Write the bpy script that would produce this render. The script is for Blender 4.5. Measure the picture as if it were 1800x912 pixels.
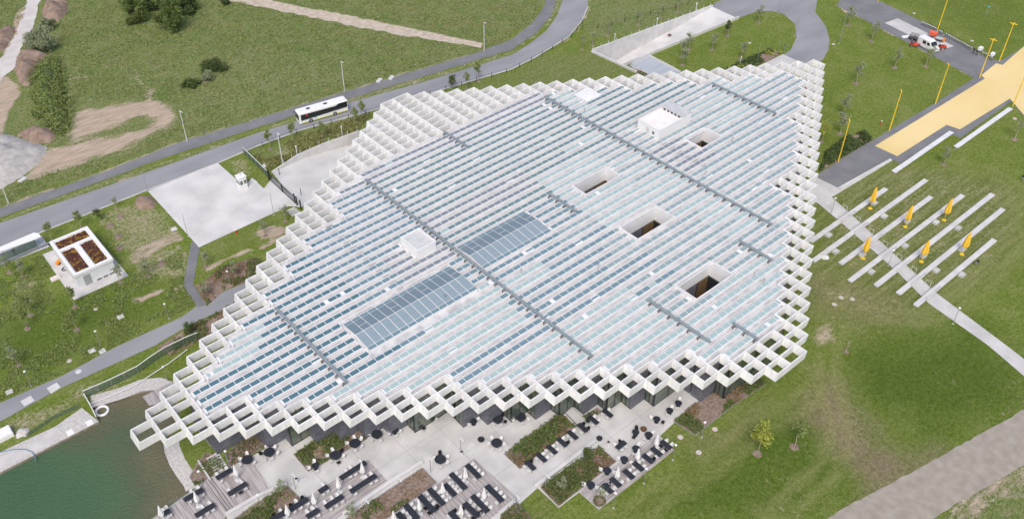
import bpy, bmesh, math, random
import numpy as np
from mathutils import Vector, Matrix, geometry

random.seed(7); rng = np.random.default_rng(11)
scene = bpy.context.scene
for o in list(bpy.data.objects): bpy.data.objects.remove(o)
R_ = math.radians

# ------------------------------------------------------------------ camera
CAM_H = 112.0; FPX = 1615.3452; PPX, PPY = 800.0, 400.0
PITCH, ROLL, AZ = 0.67581941, -0.03327756, 0.91366103
_F = Vector((math.cos(AZ), math.sin(AZ), 0)); _Z = Vector((0, 0, 1)); _R = Vector((math.sin(AZ), -math.cos(AZ), 0))
_fw = _F*math.cos(PITCH) - _Z*math.sin(PITCH); _up = _F*math.sin(PITCH) + _Z*math.cos(PITCH)
C_R = _R*math.cos(ROLL) + _up*math.sin(ROLL); C_D = -(_up*math.cos(ROLL) - _R*math.sin(ROLL)); C_F = _fw
cam_d = bpy.data.cameras.new('camera'); cam = bpy.data.objects.new('camera', cam_d); scene.collection.objects.link(cam)
m = Matrix.Identity(4)
for r in range(3):
    m[r][0] = C_R[r]; m[r][1] = -C_D[r]; m[r][2] = -C_F[r]
m[2][3] = CAM_H
cam.matrix_world = m
cam_d.sensor_width = 36.0; cam_d.lens = FPX/1800*36.0
cam_d.shift_x = (900-PPX)/1800; cam_d.shift_y = -(456-PPY)/1800
cam_d.clip_start = 1.0; cam_d.clip_end = 20000
scene.camera = cam

# ------------------------------------------------------------------ light
SUN_EL = R_(52); SUN_AZ = R_(222)          # azimuth of the sun measured from +X
S = Vector((math.cos(SUN_AZ)*math.cos(SUN_EL), math.sin(SUN_AZ)*math.cos(SUN_EL), math.sin(SUN_EL)))
world = bpy.data.worlds.new('World'); scene.world = world; world.use_nodes = True
wn = world.node_tree; bg = wn.nodes['Background']
sky = wn.nodes.new('ShaderNodeTexSky'); sky.sky_type = 'NISHITA'; sky.sun_disc = False
sky.sun_elevation = SUN_EL; sky.sun_rotation = math.atan2(S.x, S.y)
sky.air_density = 1.0; sky.dust_density = 5.0; sky.ozone_density = 0.35; sky.altitude = 300
wn.links.new(sky.outputs[0], bg.inputs[0]); bg.inputs[1].default_value = 0.15
sun_d = bpy.data.lights.new('sun', 'SUN'); sun_d.energy = 1.15; sun_d.angle = R_(18); sun_d.color = (1.0, 0.97, 0.925)
sun = bpy.data.objects.new('sun', sun_d); scene.collection.objects.link(sun)
sun.rotation_euler = S.to_track_quat('Z', 'Y').to_euler(); sun.location = (0, 0, 300)
vs = scene.view_settings; vs.view_transform = 'Standard'; vs.look = 'None'; vs.exposure = 0.34; vs.gamma = 1.0
vs.use_curve_mapping = False

# ------------------------------------------------------------------ helpers
def G(x, y, z=0.0):
    """photo pixel -> point on the horizontal plane z"""
    d = C_R*((x-PPX)/FPX) + C_D*((y-PPY)/FPX) + C_F
    t = (z-CAM_H)/d.z
    return Vector((d.x*t, d.y*t, z))
def G2(x, y): p = G(x, y); return (p.x, p.y)
def PX(L, ox=0, oy=0, s=1.0):
    return [G2(ox+a/s, oy+b/s) for a, b in L]

MATS = {}
def mat(name, col, rough=.7, col2=None, scale=1.0, bump=0.0, bscale=None, spec=.3, metal=0.0, detail=4, sharp=(.35, .65), stretch=None, aniso=None):
    if name in MATS: return MATS[name]
    mt = bpy.data.materials.new(name); mt.use_nodes = True; n = mt.node_tree; nd = n.nodes; b = nd['Principled BSDF']
    b.inputs['Base Color'].default_value = (*col, 1); b.inputs['Roughness'].default_value = rough
    b.inputs['Metallic'].default_value = metal; b.inputs['Specular IOR Level'].default_value = spec
    if col2 is not None or bump:
        geo = nd.new('ShaderNodeNewGeometry'); vec = geo.outputs['Position']
        if stretch:
            mp = nd.new('ShaderNodeMapping'); mp.inputs['Scale'].default_value = stretch
            n.links.new(vec, mp.inputs[0]); vec = mp.outputs[0]
    if col2 is not None:
        t = nd.new('ShaderNodeTexNoise'); t.inputs['Scale'].default_value = scale; t.inputs['Detail'].default_value = detail
        n.links.new(vec, t.inputs['Vector'])
        cr = nd.new('ShaderNodeValToRGB'); cr.color_ramp.elements[0].position = sharp[0]; cr.color_ramp.elements[1].position = sharp[1]
        cr.color_ramp.elements[0].color = (*col, 1); cr.color_ramp.elements[1].color = (*col2, 1)
        n.links.new(t.outputs['Fac'], cr.inputs[0]); n.links.new(cr.outputs[0], b.inputs['Base Color'])
    if bump:
        t2 = nd.new('ShaderNodeTexNoise'); t2.inputs['Scale'].default_value = bscale or scale*4; t2.inputs['Detail'].default_value = 3
        n.links.new(vec, t2.inputs['Vector'])
        bp = nd.new('ShaderNodeBump'); bp.inputs['Strength'].default_value = bump; bp.inputs['Distance'].default_value = .1
        n.links.new(t2.outputs['Fac'], bp.inputs['Height']); n.links.new(bp.outputs[0], b.inputs['Normal'])
    MATS[name] = mt
    return mt

def fin_material():
    mt = bpy.data.materials.new('white_cast_stone'); mt.use_nodes = True; n = mt.node_tree; nd = n.nodes; b = nd['Principled BSDF']
    b.inputs['Roughness'].default_value = .65; b.inputs['Specular IOR Level'].default_value = .25
    geo = nd.new('ShaderNodeNewGeometry'); oi = nd.new('ShaderNodeObjectInfo')
    mp = nd.new('ShaderNodeMapping'); mp.inputs['Scale'].default_value = (2.2, 2.2, .25); n.links.new(geo.outputs['Position'], mp.inputs[0])
    t = nd.new('ShaderNodeTexNoise'); t.inputs['Scale'].default_value = 1.0; t.inputs['Detail'].default_value = 5; n.links.new(mp.outputs[0], t.inputs['Vector'])
    t2 = nd.new('ShaderNodeTexNoise'); t2.inputs['Scale'].default_value = .18; t2.inputs['Detail'].default_value = 3; n.links.new(geo.outputs['Position'], t2.inputs['Vector'])
    ad = nd.new('ShaderNodeMath'); ad.operation = 'MULTIPLY_ADD'; n.links.new(oi.outputs['Random'], ad.inputs[0]); ad.inputs[1].default_value = .25; n.links.new(t.outputs['Fac'], ad.inputs[2])
    ad2 = nd.new('ShaderNodeMath'); ad2.operation = 'MULTIPLY_ADD'; n.links.new(t2.outputs['Fac'], ad2.inputs[0]); ad2.inputs[1].default_value = .5; n.links.new(ad.outputs[0], ad2.inputs[2])
    cr = nd.new('ShaderNodeValToRGB'); cr.color_ramp.elements[0].position = .62; cr.color_ramp.elements[1].position = 1.15
    cr.color_ramp.elements[0].color = (.80, .80, .795, 1); cr.color_ramp.elements[1].color = (.66, .66, .655, 1)
    n.links.new(ad2.outputs[0], cr.inputs[0]); n.links.new(cr.outputs[0], b.inputs['Base Color'])
    return mt
def leafmat(name, col, col2):
    if name in MATS: return MATS[name]
    mt = bpy.data.materials.new(name); mt.use_nodes = True; n = mt.node_tree; nd = n.nodes; b = nd['Principled BSDF']
    geo = nd.new('ShaderNodeNewGeometry')
    cr = nd.new('ShaderNodeValToRGB'); cr.color_ramp.elements[0].color = (*col, 1); cr.color_ramp.elements[1].color = (*col2, 1)
    n.links.new(geo.outputs['Random Per Island'], cr.inputs[0]); n.links.new(cr.outputs[0], b.inputs['Base Color'])
    b.inputs['Roughness'].default_value = .6; b.inputs['Specular IOR Level'].default_value = .2
    tr = nd.new('ShaderNodeBsdfTranslucent'); n.links.new(cr.outputs[0], tr.inputs[0])
    mx = nd.new('ShaderNodeMixShader'); mx.inputs[0].default_value = .42
    n.links.new(b.outputs[0], mx.inputs[1]); n.links.new(tr.outputs[0], mx.inputs[2])
    n.links.new(mx.outputs[0], nd['Material Output'].inputs[0])
    MATS[name] = mt
    return mt

class MB:
    def __init__(s): s.v = []; s.f = []; s.mi = []
    def add(s, vs_, fs, mi=0):
        o = len(s.v); s.v += [tuple(p) for p in vs_]; s.f += [tuple(o+i for i in f) for f in fs]; s.mi += [mi]*len(fs); return s
    def box(s, x0, y0, z0, x1, y1, z1, mi=0, shx=0.0):
        # shx: x-offset of the bottom relative to the top
        v = [(x0+shx, y0, z0), (x1+shx, y0, z0), (x1+shx, y1, z0), (x0+shx, y1, z0), (x0, y0, z1), (x1, y0, z1), (x1, y1, z1), (x0, y1, z1)]
        return s.add(v, [(0, 3, 2, 1), (4, 5, 6, 7), (0, 1, 5, 4), (1, 2, 6, 5), (2, 3, 7, 6), (3, 0, 4, 7)], mi)
    def obox(s, c, ax, L, W, z0, z1, mi=0):
        """box centred at c (xy), long axis ax (unit 2d)"""
        ax = Vector(ax[:2]).normalized(); n = Vector((-ax.y, ax.x)); c = Vector(c[:2])
        q = [c+ax*(L/2*a)+n*(W/2*b) for a, b in ((-1, -1), (1, -1), (1, 1), (-1, 1))]
        return s.prism([(p.x, p.y) for p in q], z0, z1, mi)
    def prism(s, poly, z0, z1, mi=0, bottom=True):
        a = sum(poly[i][0]*poly[(i+1) % len(poly)][1]-poly[(i+1) % len(poly)][0]*poly[i][1] for i in range(len(poly)))
        if a < 0: poly = poly[::-1]
        n = len(poly)
        v = [(p[0], p[1], z0) for p in poly]+[(p[0], p[1], z1) for p in poly]
        f = [tuple(range(n, 2*n))]
        if bottom: f.append(tuple(range(n-1, -1, -1)))
        f += [(i, (i+1) % n, n+(i+1) % n, n+i) for i in range(n)]
        return s.add(v, f, mi)
    def flat(s, poly, z, mi=0):
        a = sum(poly[i][0]*poly[(i+1) % len(poly)][1]-poly[(i+1) % len(poly)][0]*poly[i][1] for i in range(len(poly)))
        if a < 0: poly = poly[::-1]
        return s.add([(p[0], p[1], z) for p in poly], [tuple(range(len(poly)))], mi)
    def tube(s, p0, p1, r0, r1=None, n=6, mi=0, caps=True):
        p0 = Vector(p0); p1 = Vector(p1); r1 = r0 if r1 is None else r1
        d = (p1-p0).normalized(); a = d.orthogonal().normalized(); b = d.cross(a)
        v = []
        for p, r in ((p0, r0), (p1, r1)):
            v += [p+(a*math.cos(2*math.pi*i/n)+b*math.sin(2*math.pi*i/n))*r for i in range(n)]
        f = [(i, (i+1) % n, n+(i+1) % n, n+i) for i in range(n)]
        if caps: f += [tuple(range(n-1, -1, -1)), tuple(range(n, 2*n))]
        return s.add(v, f, mi)
    def lathe(s, prof, n=12, c=(0, 0), mi=0):
        v = []; k = len(prof)
        for r, z in prof: v += [(c[0]+r*math.cos(2*math.pi*i/n), c[1]+r*math.sin(2*math.pi*i/n), z) for i in range(n)]
        f = [(j*n+i, j*n+(i+1) % n, (j+1)*n+(i+1) % n, (j+1)*n+i) for j in range(k-1) for i in range(n)]
        f += [tuple(range(n-1, -1, -1)), tuple(range((k-1)*n, k*n))]
        return s.add(v, f, mi)
    def ribbon(s, pts, w, z0, z1, mi=0, side=0.0):
        """strip of width w along a polyline (xy points), offset sideways by `side`"""
        P = [Vector(p[:2]) for p in pts]; Lf = []; Rt = []
        for i, p in enumerate(P):
            d0 = (P[i]-P[i-1]).normalized() if i else (P[1]-P[0]).normalized()
            d1 = (P[i+1]-P[i]).normalized() if i < len(P)-1 else d0
            t = (d0+d1).normalized(); nn = Vector((-t.y, t.x)); k = 1/max(.5, nn.dot(Vector((-d0.y, d0.x))))
            Lf.append(p+nn*((side+w/2)*k)); Rt.append(p+nn*((side-w/2)*k))
        n = len(P)
        z0s = z0 if hasattr(z0, '__len__') else [z0]*n; z1s = z1 if hasattr(z1, '__len__') else [z1]*n
        v = []
        for i in range(n): v += [(*Lf[i], z0s[i]), (*Rt[i], z0s[i]), (*Rt[i], z1s[i]), (*Lf[i], z1s[i])]
        f = [(0, 1, 2, 3), tuple(4*(n-1)+k for k in (3, 2, 1, 0))]
        for i in range(n-1):
            a = 4*i; b = a+4
            f += [(a+3, a+2, b+2, b+3), (a, a+3, b+3, b), (a+2, a+1, b+1, b+2), (a+1, a, b, b+1)]
        return s.add(v, f, mi)
    def mesh(s, name, mats):
        me = bpy.data.meshes.new(name); me.from_pydata(s.v, [], s.f); me.update()
        for mm in (mats if isinstance(mats, (list, tuple)) else [mats]): me.materials.append(mm)
        if any(s.mi): me.polygons.foreach_set('material_index', s.mi)
        return me
    def build(s, name, mats, parent=None, kind=None, label=None, smooth=False):
        me = s.mesh(name, mats)
        if smooth: me.polygons.foreach_set('use_smooth', [True]*len(me.polygons))
        return link(name, me, parent, kind, label)

def link(name, me, parent=None, kind=None, label=None):
    o = bpy.data.objects.new(name, me); scene.collection.objects.link(o)
    if parent is not None: o.parent = parent
    if kind: o['kind'] = kind
    if label: o['label'] = label
    return o
def thing(name, label, cat, loc=(0, 0, 0), rz=0.0, group=None):
    o = bpy.data.objects.new(name, None); scene.collection.objects.link(o); o.empty_display_size = .3
    o.location = Vector((loc[0], loc[1], loc[2] if len(loc) > 2 else 0)); o.rotation_euler = (0, 0, rz)
    return tag(o, label, cat, group)
def tag(o, label, cat, group=None):
    o['label'] = label; o['category'] = cat
    if group: o['group'] = group
    return o
def copy_tree(src, loc, rz=0.0, label=None, group=None, scale=None):
    c = src.copy(); scene.collection.objects.link(c); c.location = Vector((loc[0], loc[1], loc[2] if len(loc) > 2 else 0)); c.rotation_euler = (0, 0, rz)
    if scale: c.scale = (scale,)*3
    if label: c['label'] = label
    if group: c['group'] = group
    for ch in SRC_CH.get(src.name, None) or list(src.children):
        k = ch.copy(); scene.collection.objects.link(k); k.parent = c
        for g_ in list(ch.children):
            gg = g_.copy(); scene.collection.objects.link(gg); gg.parent = k
    return c
SRC_CH = {}
def place(cache, key, maker, loc, rz, label, group=None, scale=None):
    """first use builds the thing, later uses copy it"""
    if key not in cache:
        o = maker(); cache[key] = o; o.location = Vector((loc[0], loc[1], loc[2] if len(loc) > 2 else 0)); o.rotation_euler = (0, 0, rz)
        SRC_CH[o.name] = list(o.children)
        if scale: o.scale = (scale,)*3
        o['label'] = label
        if group: o['group'] = group
        elif 'group' in o: del o['group']
        return o
    c = copy_tree(cache[key], loc, rz, label, group)
    c.scale = (scale or 1.0,)*3
    if not group and 'group' in c: del c['group']
    return c
CACHE = {}

def inpoly(P, poly):
    x, y = P[:, 0], P[:, 1]; ins = np.zeros(len(P), bool); n = len(poly)
    for i in range(n):
        x0, y0 = poly[i]; x1, y1 = poly[(i+1) % n]
        c = ((y0 > y) != (y1 > y)); 
        if y1 != y0: ins ^= c & (x < (x1-x0)*(y-y0)/(y1-y0)+x0)
    return ins
def polydist(P, poly, closed=True):
    d = np.full(len(P), 1e9); n = len(poly)
    for i in range(n if closed else n-1):
        a = np.array(poly[i]); b = np.array(poly[(i+1) % n]); ab = b-a; L2 = max(1e-9, ab@ab)
        t = np.clip(((P-a)@ab)/L2, 0, 1); d = np.minimum(d, np.linalg.norm(P-(a+t[:, None]*ab), axis=1))
    return d
def vnoise(P, sc, seed=0):
    q = P*sc; i = np.floor(q).astype(np.int64); fr = q-i; fr = fr*fr*(3-2*fr)
    def h(a, b):
        n = (a*374761393+b*668265263+seed*1442695041) & 0x7fffffff; n = ((n ^ (n >> 13))*1274126177) & 0x7fffffff
        return ((n ^ (n >> 16)) & 0xffff)/65535.0
    a = h(i[:, 0], i[:, 1]); b = h(i[:, 0]+1, i[:, 1]); c = h(i[:, 0], i[:, 1]+1); d = h(i[:, 0]+1, i[:, 1]+1)
    return (a*(1-fr[:, 0])+b*fr[:, 0])*(1-fr[:, 1])+(c*(1-fr[:, 0])+d*fr[:, 0])*fr[:, 1]
def scatter(poly, n, seed=0):
    P = np.array(poly); r = np.random.default_rng(seed); lo = P.min(0); hi = P.max(0); out = np.zeros((0, 2))
    while len(out) < n:
        q = lo+(hi-lo)*r.random((n*3, 2)); q = q[inpoly(q, poly)]; out = np.vstack([out, q])
    return out[:n]
def area(poly):
    return abs(sum(poly[i][0]*poly[(i+1) % len(poly)][1]-poly[(i+1) % len(poly)][0]*poly[i][1] for i in range(len(poly))))/2
def leaves(P, size, seed=0, up=.35, jit=.4):
    """MB of small leaf faces at points P (n,3); size in m"""
    r = np.random.default_rng(seed); n = len(P); mb = MB()
    if n == 0: return mb
    nrm = r.normal(size=(n, 3)); nrm[:, 2] = np.abs(nrm[:, 2])+up; nrm /= np.linalg.norm(nrm, axis=1)[:, None]
    a = np.cross(nrm, r.normal(size=(n, 3))); a /= np.linalg.norm(a, axis=1)[:, None]; b = np.cross(nrm, a)
    s = size*(1+jit*(r.random(n)*2-1)); s = s[:, None]
    V = np.stack([P-a*s*.5, P+b*s*.3, P+a*s*.5, P-b*s*.3], 1).reshape(-1, 3)
    mb.v = [tuple(x) for x in V.tolist()]; mb.f = [(4*i, 4*i+1, 4*i+2, 4*i+3) for i in range(n)]; mb.mi = [0]*n
    return mb
def clip_rect(poly, x0, y0, x1, y1):
    def clip(p, ins, inter):
        out = []
        for i in range(len(p)):
            a = p[i]; b = p[(i+1) % len(p)]
            if ins(a):
                out.append(a)
                if not ins(b): out.append(inter(a, b))
            elif ins(b): out.append(inter(a, b))
        return out
    def ix(x): return lambda a, b: (x, a[1]+(b[1]-a[1])*(x-a[0])/(b[0]-a[0]))
    def iy(y): return lambda a, b: (a[0]+(b[0]-a[0])*(y-a[1])/(b[1]-a[1]), y)
    for ins, it in ((lambda p: p[0] >= x0, ix(x0)), (lambda p: p[0] <= x1, ix(x1)), (lambda p: p[1] >= y0, iy(y0)), (lambda p: p[1] <= y1, iy(y1))):
        if len(poly) < 3: return []
        poly = clip(poly, ins, it)
    return poly
def sheet(name, poly, z, mt, kind='structure', thick=0.0, parent=None):
    mb = MB()
    if thick: mb.prism(poly, z-thick, z)
    else: mb.flat(poly, z)
    me = mb.mesh(name, mt)
    bm = bmesh.new(); bm.from_mesh(me); bmesh.ops.triangulate(bm, faces=[f for f in bm.faces if len(f.verts) > 4]); bm.to_mesh(me); bm.free()
    return link(name, me, parent, kind if parent is None else None)

def ragged(poly, amp=.5, step=1.1, seed=3):
    """subdivide an outline and push its points about for a worn edge"""
    out = []; r = np.random.default_rng(seed)
    for i in range(len(poly)):
        a = Vector(poly[i]); b = Vector(poly[(i+1) % len(poly)]); k = max(1, min(160, int((b-a).length/step)))
        for q in range(k):
            p = a.lerp(b, q/k); out.append((p.x, p.y))
    P = np.array(out); d = np.stack([vnoise(P, .5, seed), vnoise(P, .5, seed+1)], 1)-.5; d2 = np.stack([vnoise(P, 1.7, seed+2), vnoise(P, 1.7, seed+3)], 1)-.5
    return [tuple(x) for x in (P+d*2*amp+d2*amp).tolist()]

# ------------------------------------------------------------------ materials
M_FIN = fin_material()
M_CURB = mat('white_coated_metal', (.78, .78, .78), .45, (.70, .70, .71), .5)
M_DECKR = mat('pale_roof_membrane', (.43, .43, .44), .75, (.60, .60, .605), .6, .04, 5, sharp=(.4, .6))
M_STEEL = mat('blue_grey_steel', (.21, .25, .28), .5, (.27, .31, .335), 3)
M_DARK = mat('dark_metal', (.03, .033, .04), .5)
M_SLATE = mat('slate_cladding', (.095, .098, .118), .55, (.165, .168, .195), .9, .15, 9, stretch=(1, 1, 4))
M_GLASSD = mat('dark_glazing', (.055, .085, .080), .05, (.15, .165, .115), .5, spec=.8)  # green mottling puts reflections and timber seen in the panes into the colour
M_FRAME = mat('anthracite_frame', (.025, .03, .035), .4)
M_WOOD = mat('timber_lining', (.20, .125, .065), .6, (.14, .085, .045), 2)
M_CONC = mat('pale_concrete', (.455, .45, .44), .8, (.59, .58, .57), .3, .05, 3, sharp=(.35, .7))
M_CONCW = mat('white_concrete', (.62, .615, .605), .75, (.52, .515, .51), .5, .05, 5)
M_FORE = mat('forecourt_concrete', (.63, .625, .615), .8, (.51, .505, .50), .2, .04, 3)
M_ASPH = mat('road_asphalt', (.225, .233, .252), .85, (.295, .30, .315), .22, .08, 8, sharp=(.3, .7), stretch=(.35, 1, 1))
M_ASPHD = mat('dark_asphalt', (.165, .168, .180), .85, (.205, .207, .218), .25, .08, 8)
M_YEL = mat('sand_yellow_surface', (.70, .54, .245), .8, (.755, .60, .305), .09, .04, 6)
M_YPOLE = mat('yellow_paint', (.78, .53, .03), .45)
M_YCLOTH = mat('yellow_cloth', (.80, .49, .045), .7)
M_WOODDK = mat('weathered_deck', (.29, .265, .265), .75, (.45, .42, .42), .9, .4, 1, stretch=(.25, 5, 1), sharp=(.42, .58))
M_WOODDK2 = mat('weathered_deck_turned', (.29, .265, .265), .75, (.45, .42, .42), .9, .4, 1, stretch=(5, .25, 1), sharp=(.42, .58))
M_GRAVEL = mat('grey_gravel', (.42, .40, .385), .9, (.56, .54, .52), 2.5, .3, 7)
M_TRACK = mat('gravel_track', (.285, .255, .215), .95, (.355, .322, .278), .7, .25, 6, detail=8, sharp=(.35, .65))
M_PALEG = mat('pale_gravel_road', (.50, .47, .45), .95, (.58, .555, .54), .3, .2, 4)
M_SOIL = mat('brown_soil', (.19, .135, .105), .95, (.30, .225, .18), .7, .6, 2.5)
M_MULCH = mat('bark_mulch', (.17, .125, .10), .95, (.29, .225, .185), 2.5, .5, 6)
M_HEAP = mat('grey_gravel_heap', (.35, .335, .32), .95, (.47, .45, .43), .9, .5, 4)
M_BARK = mat('pale_bark', (.42, .36, .27), .9, (.30, .25, .19), 5)
M_BARKD = mat('dark_bark', (.09, .075, .06), .9)
M_TABLE = mat('anthracite_tabletop', (.022, .026, .036), .5, (.032, .036, .047), 2)
M_CHAIRW = mat('white_plastic', (.66, .66, .655), .45)
M_CHAIRK = mat('black_plastic', (.018, .018, .022), .45)
M_CLOTHW = mat('white_cloth', (.82, .81, .81), .75, (.72, .71, .73), 3)
M_METAL = mat('galvanised_metal', (.42, .43, .44), .4, metal=.6)
M_LAMPW = mat('light_grey_paint', (.62, .63, .64), .5)
M_PAINTW = mat('white_paint', (.76, .76, .76), .35)
M_RED = mat('red_paint', (.62, .07, .035), .4)
M_ORANGE = mat('orange_paint', (.80, .27, .02), .5)
M_TYRE = mat('tyre_rubber', (.016, .016, .017), .85)
M_GREEN1 = leafmat('leaf_fresh', (.16, .21, .06), (.33, .40, .15))
M_GREEN2 = leafmat('leaf_mid', (.095, .145, .04), (.22, .28, .095))
M_GREEN3 = leafmat('leaf_dark', (.06, .10, .034), (.17, .22, .08))
M_GREENG = leafmat('leaf_grey', (.24, .28, .16), (.44, .48, .31))
M_GREENY = leafmat('leaf_yellow', (.30, .35, .05), (.52, .55, .14))
M_DRYG = leafmat('dry_grass', (.24, .165, .10), (.42, .32, .21))
M_STRAW = leafmat('straw_grass', (.17, .20, .06), (.42, .41, .18))
# ------------------------------------------------------------------ ground
RAMP = PX([(1042, 91), (1253, 13), (1297, 33), (1095, 116)]); RAMP_D = 6.5
YARD = PX([(479, 304), (524.7, 276), (570, 256), (632, 233)])
YA, YD = Vector(YARD[0]), Vector(YARD[-1]); YB = Vector(G2(527, 364)); YC = YB+(YD-YA)
YARD_HOLE = YARD+[(YC.x, YC.y), (YB.x, YB.y)]
POND = PX([(-80, 905), (-60, 866), (0, 831), (173, 741), (168, 728), (160, 714), (185, 706), (213, 698), (247, 688), (277, 684), (300, 694), (318, 716), (312, 745), (297, 772), (293, 785), (299, 800), (307, 815),
           (318, 829), (328, 841), (333, 852), (334, 862), (322, 872), (267, 911), (240, 930), (150, 990), (20, 1040)])
xs = np.arange(-40, 300, 1.4); ys = np.arange(-20, 310, 1.4)
gx, gy = np.meshgrid(xs, ys); base = np.stack([gx.ravel(), gy.ravel()], 1)
base += (np.random.default_rng(3).random(base.shape)-.5)*.5
keep = np.ones(len(base), bool)
for hp in (RAMP, YARD_HOLE, POND):
    keep &= (polydist(base, hp) > .7) & ~inpoly(base, hp)
base = base[keep]
far = [(-6000, -6000), (6000, -6000), (6000, 6000), (-6000, 6000)]
V2 = [Vector(p) for p in base.tolist()]; E2 = []
for hp in (far, RAMP, YARD_HOLE, POND):
    o = len(V2); V2 += [Vector(p) for p in hp]; E2 += [(o+i, o+(i+1) % len(hp)) for i in range(len(hp))]
vo, eo, fo, _, _, _ = geometry.delaunay_2d_cdt(V2, E2, [], 0, 1e-4)
vo = np.array([tuple(v) for v in vo]); fo = np.array([f for f in fo if len(f) == 3])
cen = vo[fo].mean(1); ok = np.ones(len(fo), bool)
for hp in (RAMP, YARD_HOLE, POND): ok &= ~inpoly(cen, hp)
fo = fo[ok]
a_ = vo[fo[:, 0]]; b_ = vo[fo[:, 1]]; c_ = vo[fo[:, 2]]
neg = ((b_-a_)[:, 0]*(c_-a_)[:, 1]-(b_-a_)[:, 1]*(c_-a_)[:, 0]) < 0
fo[neg] = fo[neg][:, ::-1]
me = bpy.data.meshes.new('ground'); me.from_pydata([(x, y, 0.0) for x, y in vo.tolist()], [], fo.tolist()); me.update()
ground = link('ground', me, None, 'structure')

W = vo+np.stack([vnoise(vo, .22, 5), vnoise(vo, .22, 6)], 1)*3.0-1.5       # warped positions for ragged outlines
W = W+np.stack([vnoise(vo, .06, 7), vnoise(vo, .06, 8)], 1)*3-1.5
att = {k: np.zeros(len(vo)) for k in ('dirt', 'dry', 'mead', 'lush', 'mow', 'worn', 'tyre')}
def paint(key, poly, val=1.0, soft=2.0, warp=True):
    W_ = W if warp else vo
    d = polydist(W_, poly); ins = inpoly(W_, poly); sd = np.where(ins, d, -d)
    att[key] = np.maximum(att[key], val*np.clip(sd/soft+.5, 0, 1))
def stroke(key, line, w, val=1.0, soft=1.2, warp=True):
    d = polydist(W if warp else vo, line, False); att[key] = np.maximum(att[key], val*np.clip((w/2-d)/soft+.5, 0, 1))
# rough meadow north of the path, and the banks by the road
paint('mead', PX([(-150, 400), (0, 366), (180, 304), (310, 252), (450, 210), (610, 163), (717, 130), (843, 93), (900, 70), (940, 45), (960, 0), (990, -60), (300, -200), (-250, -60)]), 1, 3)
paint('mead', PX([(1034, -30), (1034, 15), (1020, 45), (1040, 60), (1100, 60), (1250, 5), (1260, -30)]), 1, 3)
paint('mead', PX([(0, 392), (250, 306), (450, 233), (750, 143), (900, 97), (985, 20), (989, -20), (975, -20), (968, 25), (940, 60), (900, 88), (610, 172), (450, 228), (180, 318), (0, 386)]), 1, 1.5)
paint('mead', PX([(1450, 912), (1633, 912), (1800, 815), (1900, 760), (1950, 1000), (1500, 1000)]), 1, 2)
paint('mead', PX([(450, 262), (527, 232), (663, 195), (783, 159), (900, 125), (960, 95), (1040, 92), (1118, 128), (900, 160), (640, 225), (570, 256), (479, 300), (430, 270)]), .55, 2)
# straw-dry vegetation
for pl in [[(0, 560), (0, 505), (40, 478), (60, 505), (50, 535), (20, 545)], [(147, 392), (260, 341), (327, 404), (214, 464), (170, 410)], [(210, 455), (310, 430), (335, 445), (320, 490), (230, 510)],
           [(527, 235), (610, 205), (650, 200), (600, 235), (540, 262), (480, 290), (470, 262)], [(0, 716), (110, 665), (60, 705), (0, 735)], [(0, 790), (0, 745), (100, 690), (273, 612), (330, 580), (335, 590), (240, 655), (150, 700), (60, 760)],
           [(390, 290), (430, 272), (470, 312), (440, 322)]]:
    paint('dry', PX(pl), .62, 3)
for pl in [[(985, 880), (1053, 900), (1100, 870), (1190, 800), (1225, 770), (1230, 780), (1180, 830), (1100, 890), (1040, 912), (960, 912)], [(1190, 760), (1220, 766), (1260, 740), (1240, 770), (1215, 790)],
           [(1480, 300), (1640, 290), (1740, 310), (1790, 360), (1770, 440), (1700, 500), (1650, 520), (1560, 500), (1480, 480), (1440, 440)]]:
    paint('dry', PX(pl), .42, 5)
paint('dry', PX([(1420, 480), (1500, 510), (1590, 540), (1580, 560), (1500, 540), (1430, 520)]), .5, 4)
paint('dry', PX([(1450, 920), (1800, 715), (1800, 705), (1640, 800), (1530, 850), (1500, 880)]), .6, 2)
paint('dry', PX([(1590, 720), (1640, 735), (1640, 770), (1600, 765)]), .45, 4)
paint('dry', PX([(900, 880), (945, 858), (985, 890), (960, 912), (890, 912)]), .35, 4)
for pl in [[(420, 60), (640, 120), (820, 70), (840, 90), (640, 150), (450, 190), (250, 255), (200, 250), (300, 180)], [(1034, 10), (1250, -10), (1240, 10), (1040, 40)]]:
    paint('dry', PX(pl), .40, 6)
# bare earth
paint('dry', PX([(0, 391), (250, 305.5), (450, 234), (750, 142), (900, 96), (985, 20), (989, -20), (975, -20), (968, 27), (942, 59), (900, 89), (610, 174), (450, 229), (180, 318), (0, 385)]), .60, .8, False)
z0 = lambda L: PX(L, 0, 0, 3)
paint('dirt', z0([(375, 580), (540, 560), (690, 530), (850, 535), (910, 600), (870, 690), (660, 800), (460, 865), (200, 925), (120, 925), (150, 850), (330, 770), (600, 730), (740, 690), (760, 640), (690, 620), (580, 650), (500, 720), (400, 760)]), .90, 6.0)
paint('dirt', z0([(380, 575), (600, 560), (720, 610), (560, 720), (420, 760)]), .66, 6)
stroke('dirt', z0([(725, 340), (760, 430), (805, 530)]), 1.6, .62)
stroke('dirt', z0([(410, 530), (420, 600)]), 1.4, .6); stroke('dirt', z0([(345, 430), (470, 400)]), 1.6, .55)
paint('dirt', z0([(1050, 430), (1100, 415), (1140, 420), (1100, 445)]), .6, 2)
paint('dirt', z0([(-60, 430), (30, 400), (110, 440), (150, 500), (60, 600), (20, 690), (0, 720), (-60, 720)]), .95, 2)
paint('dirt', z0([(0, 150), (60, 140), (100, 60), (130, 20), (140, 60), (60, 230), (0, 310)]), .9, 1.5)
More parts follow.
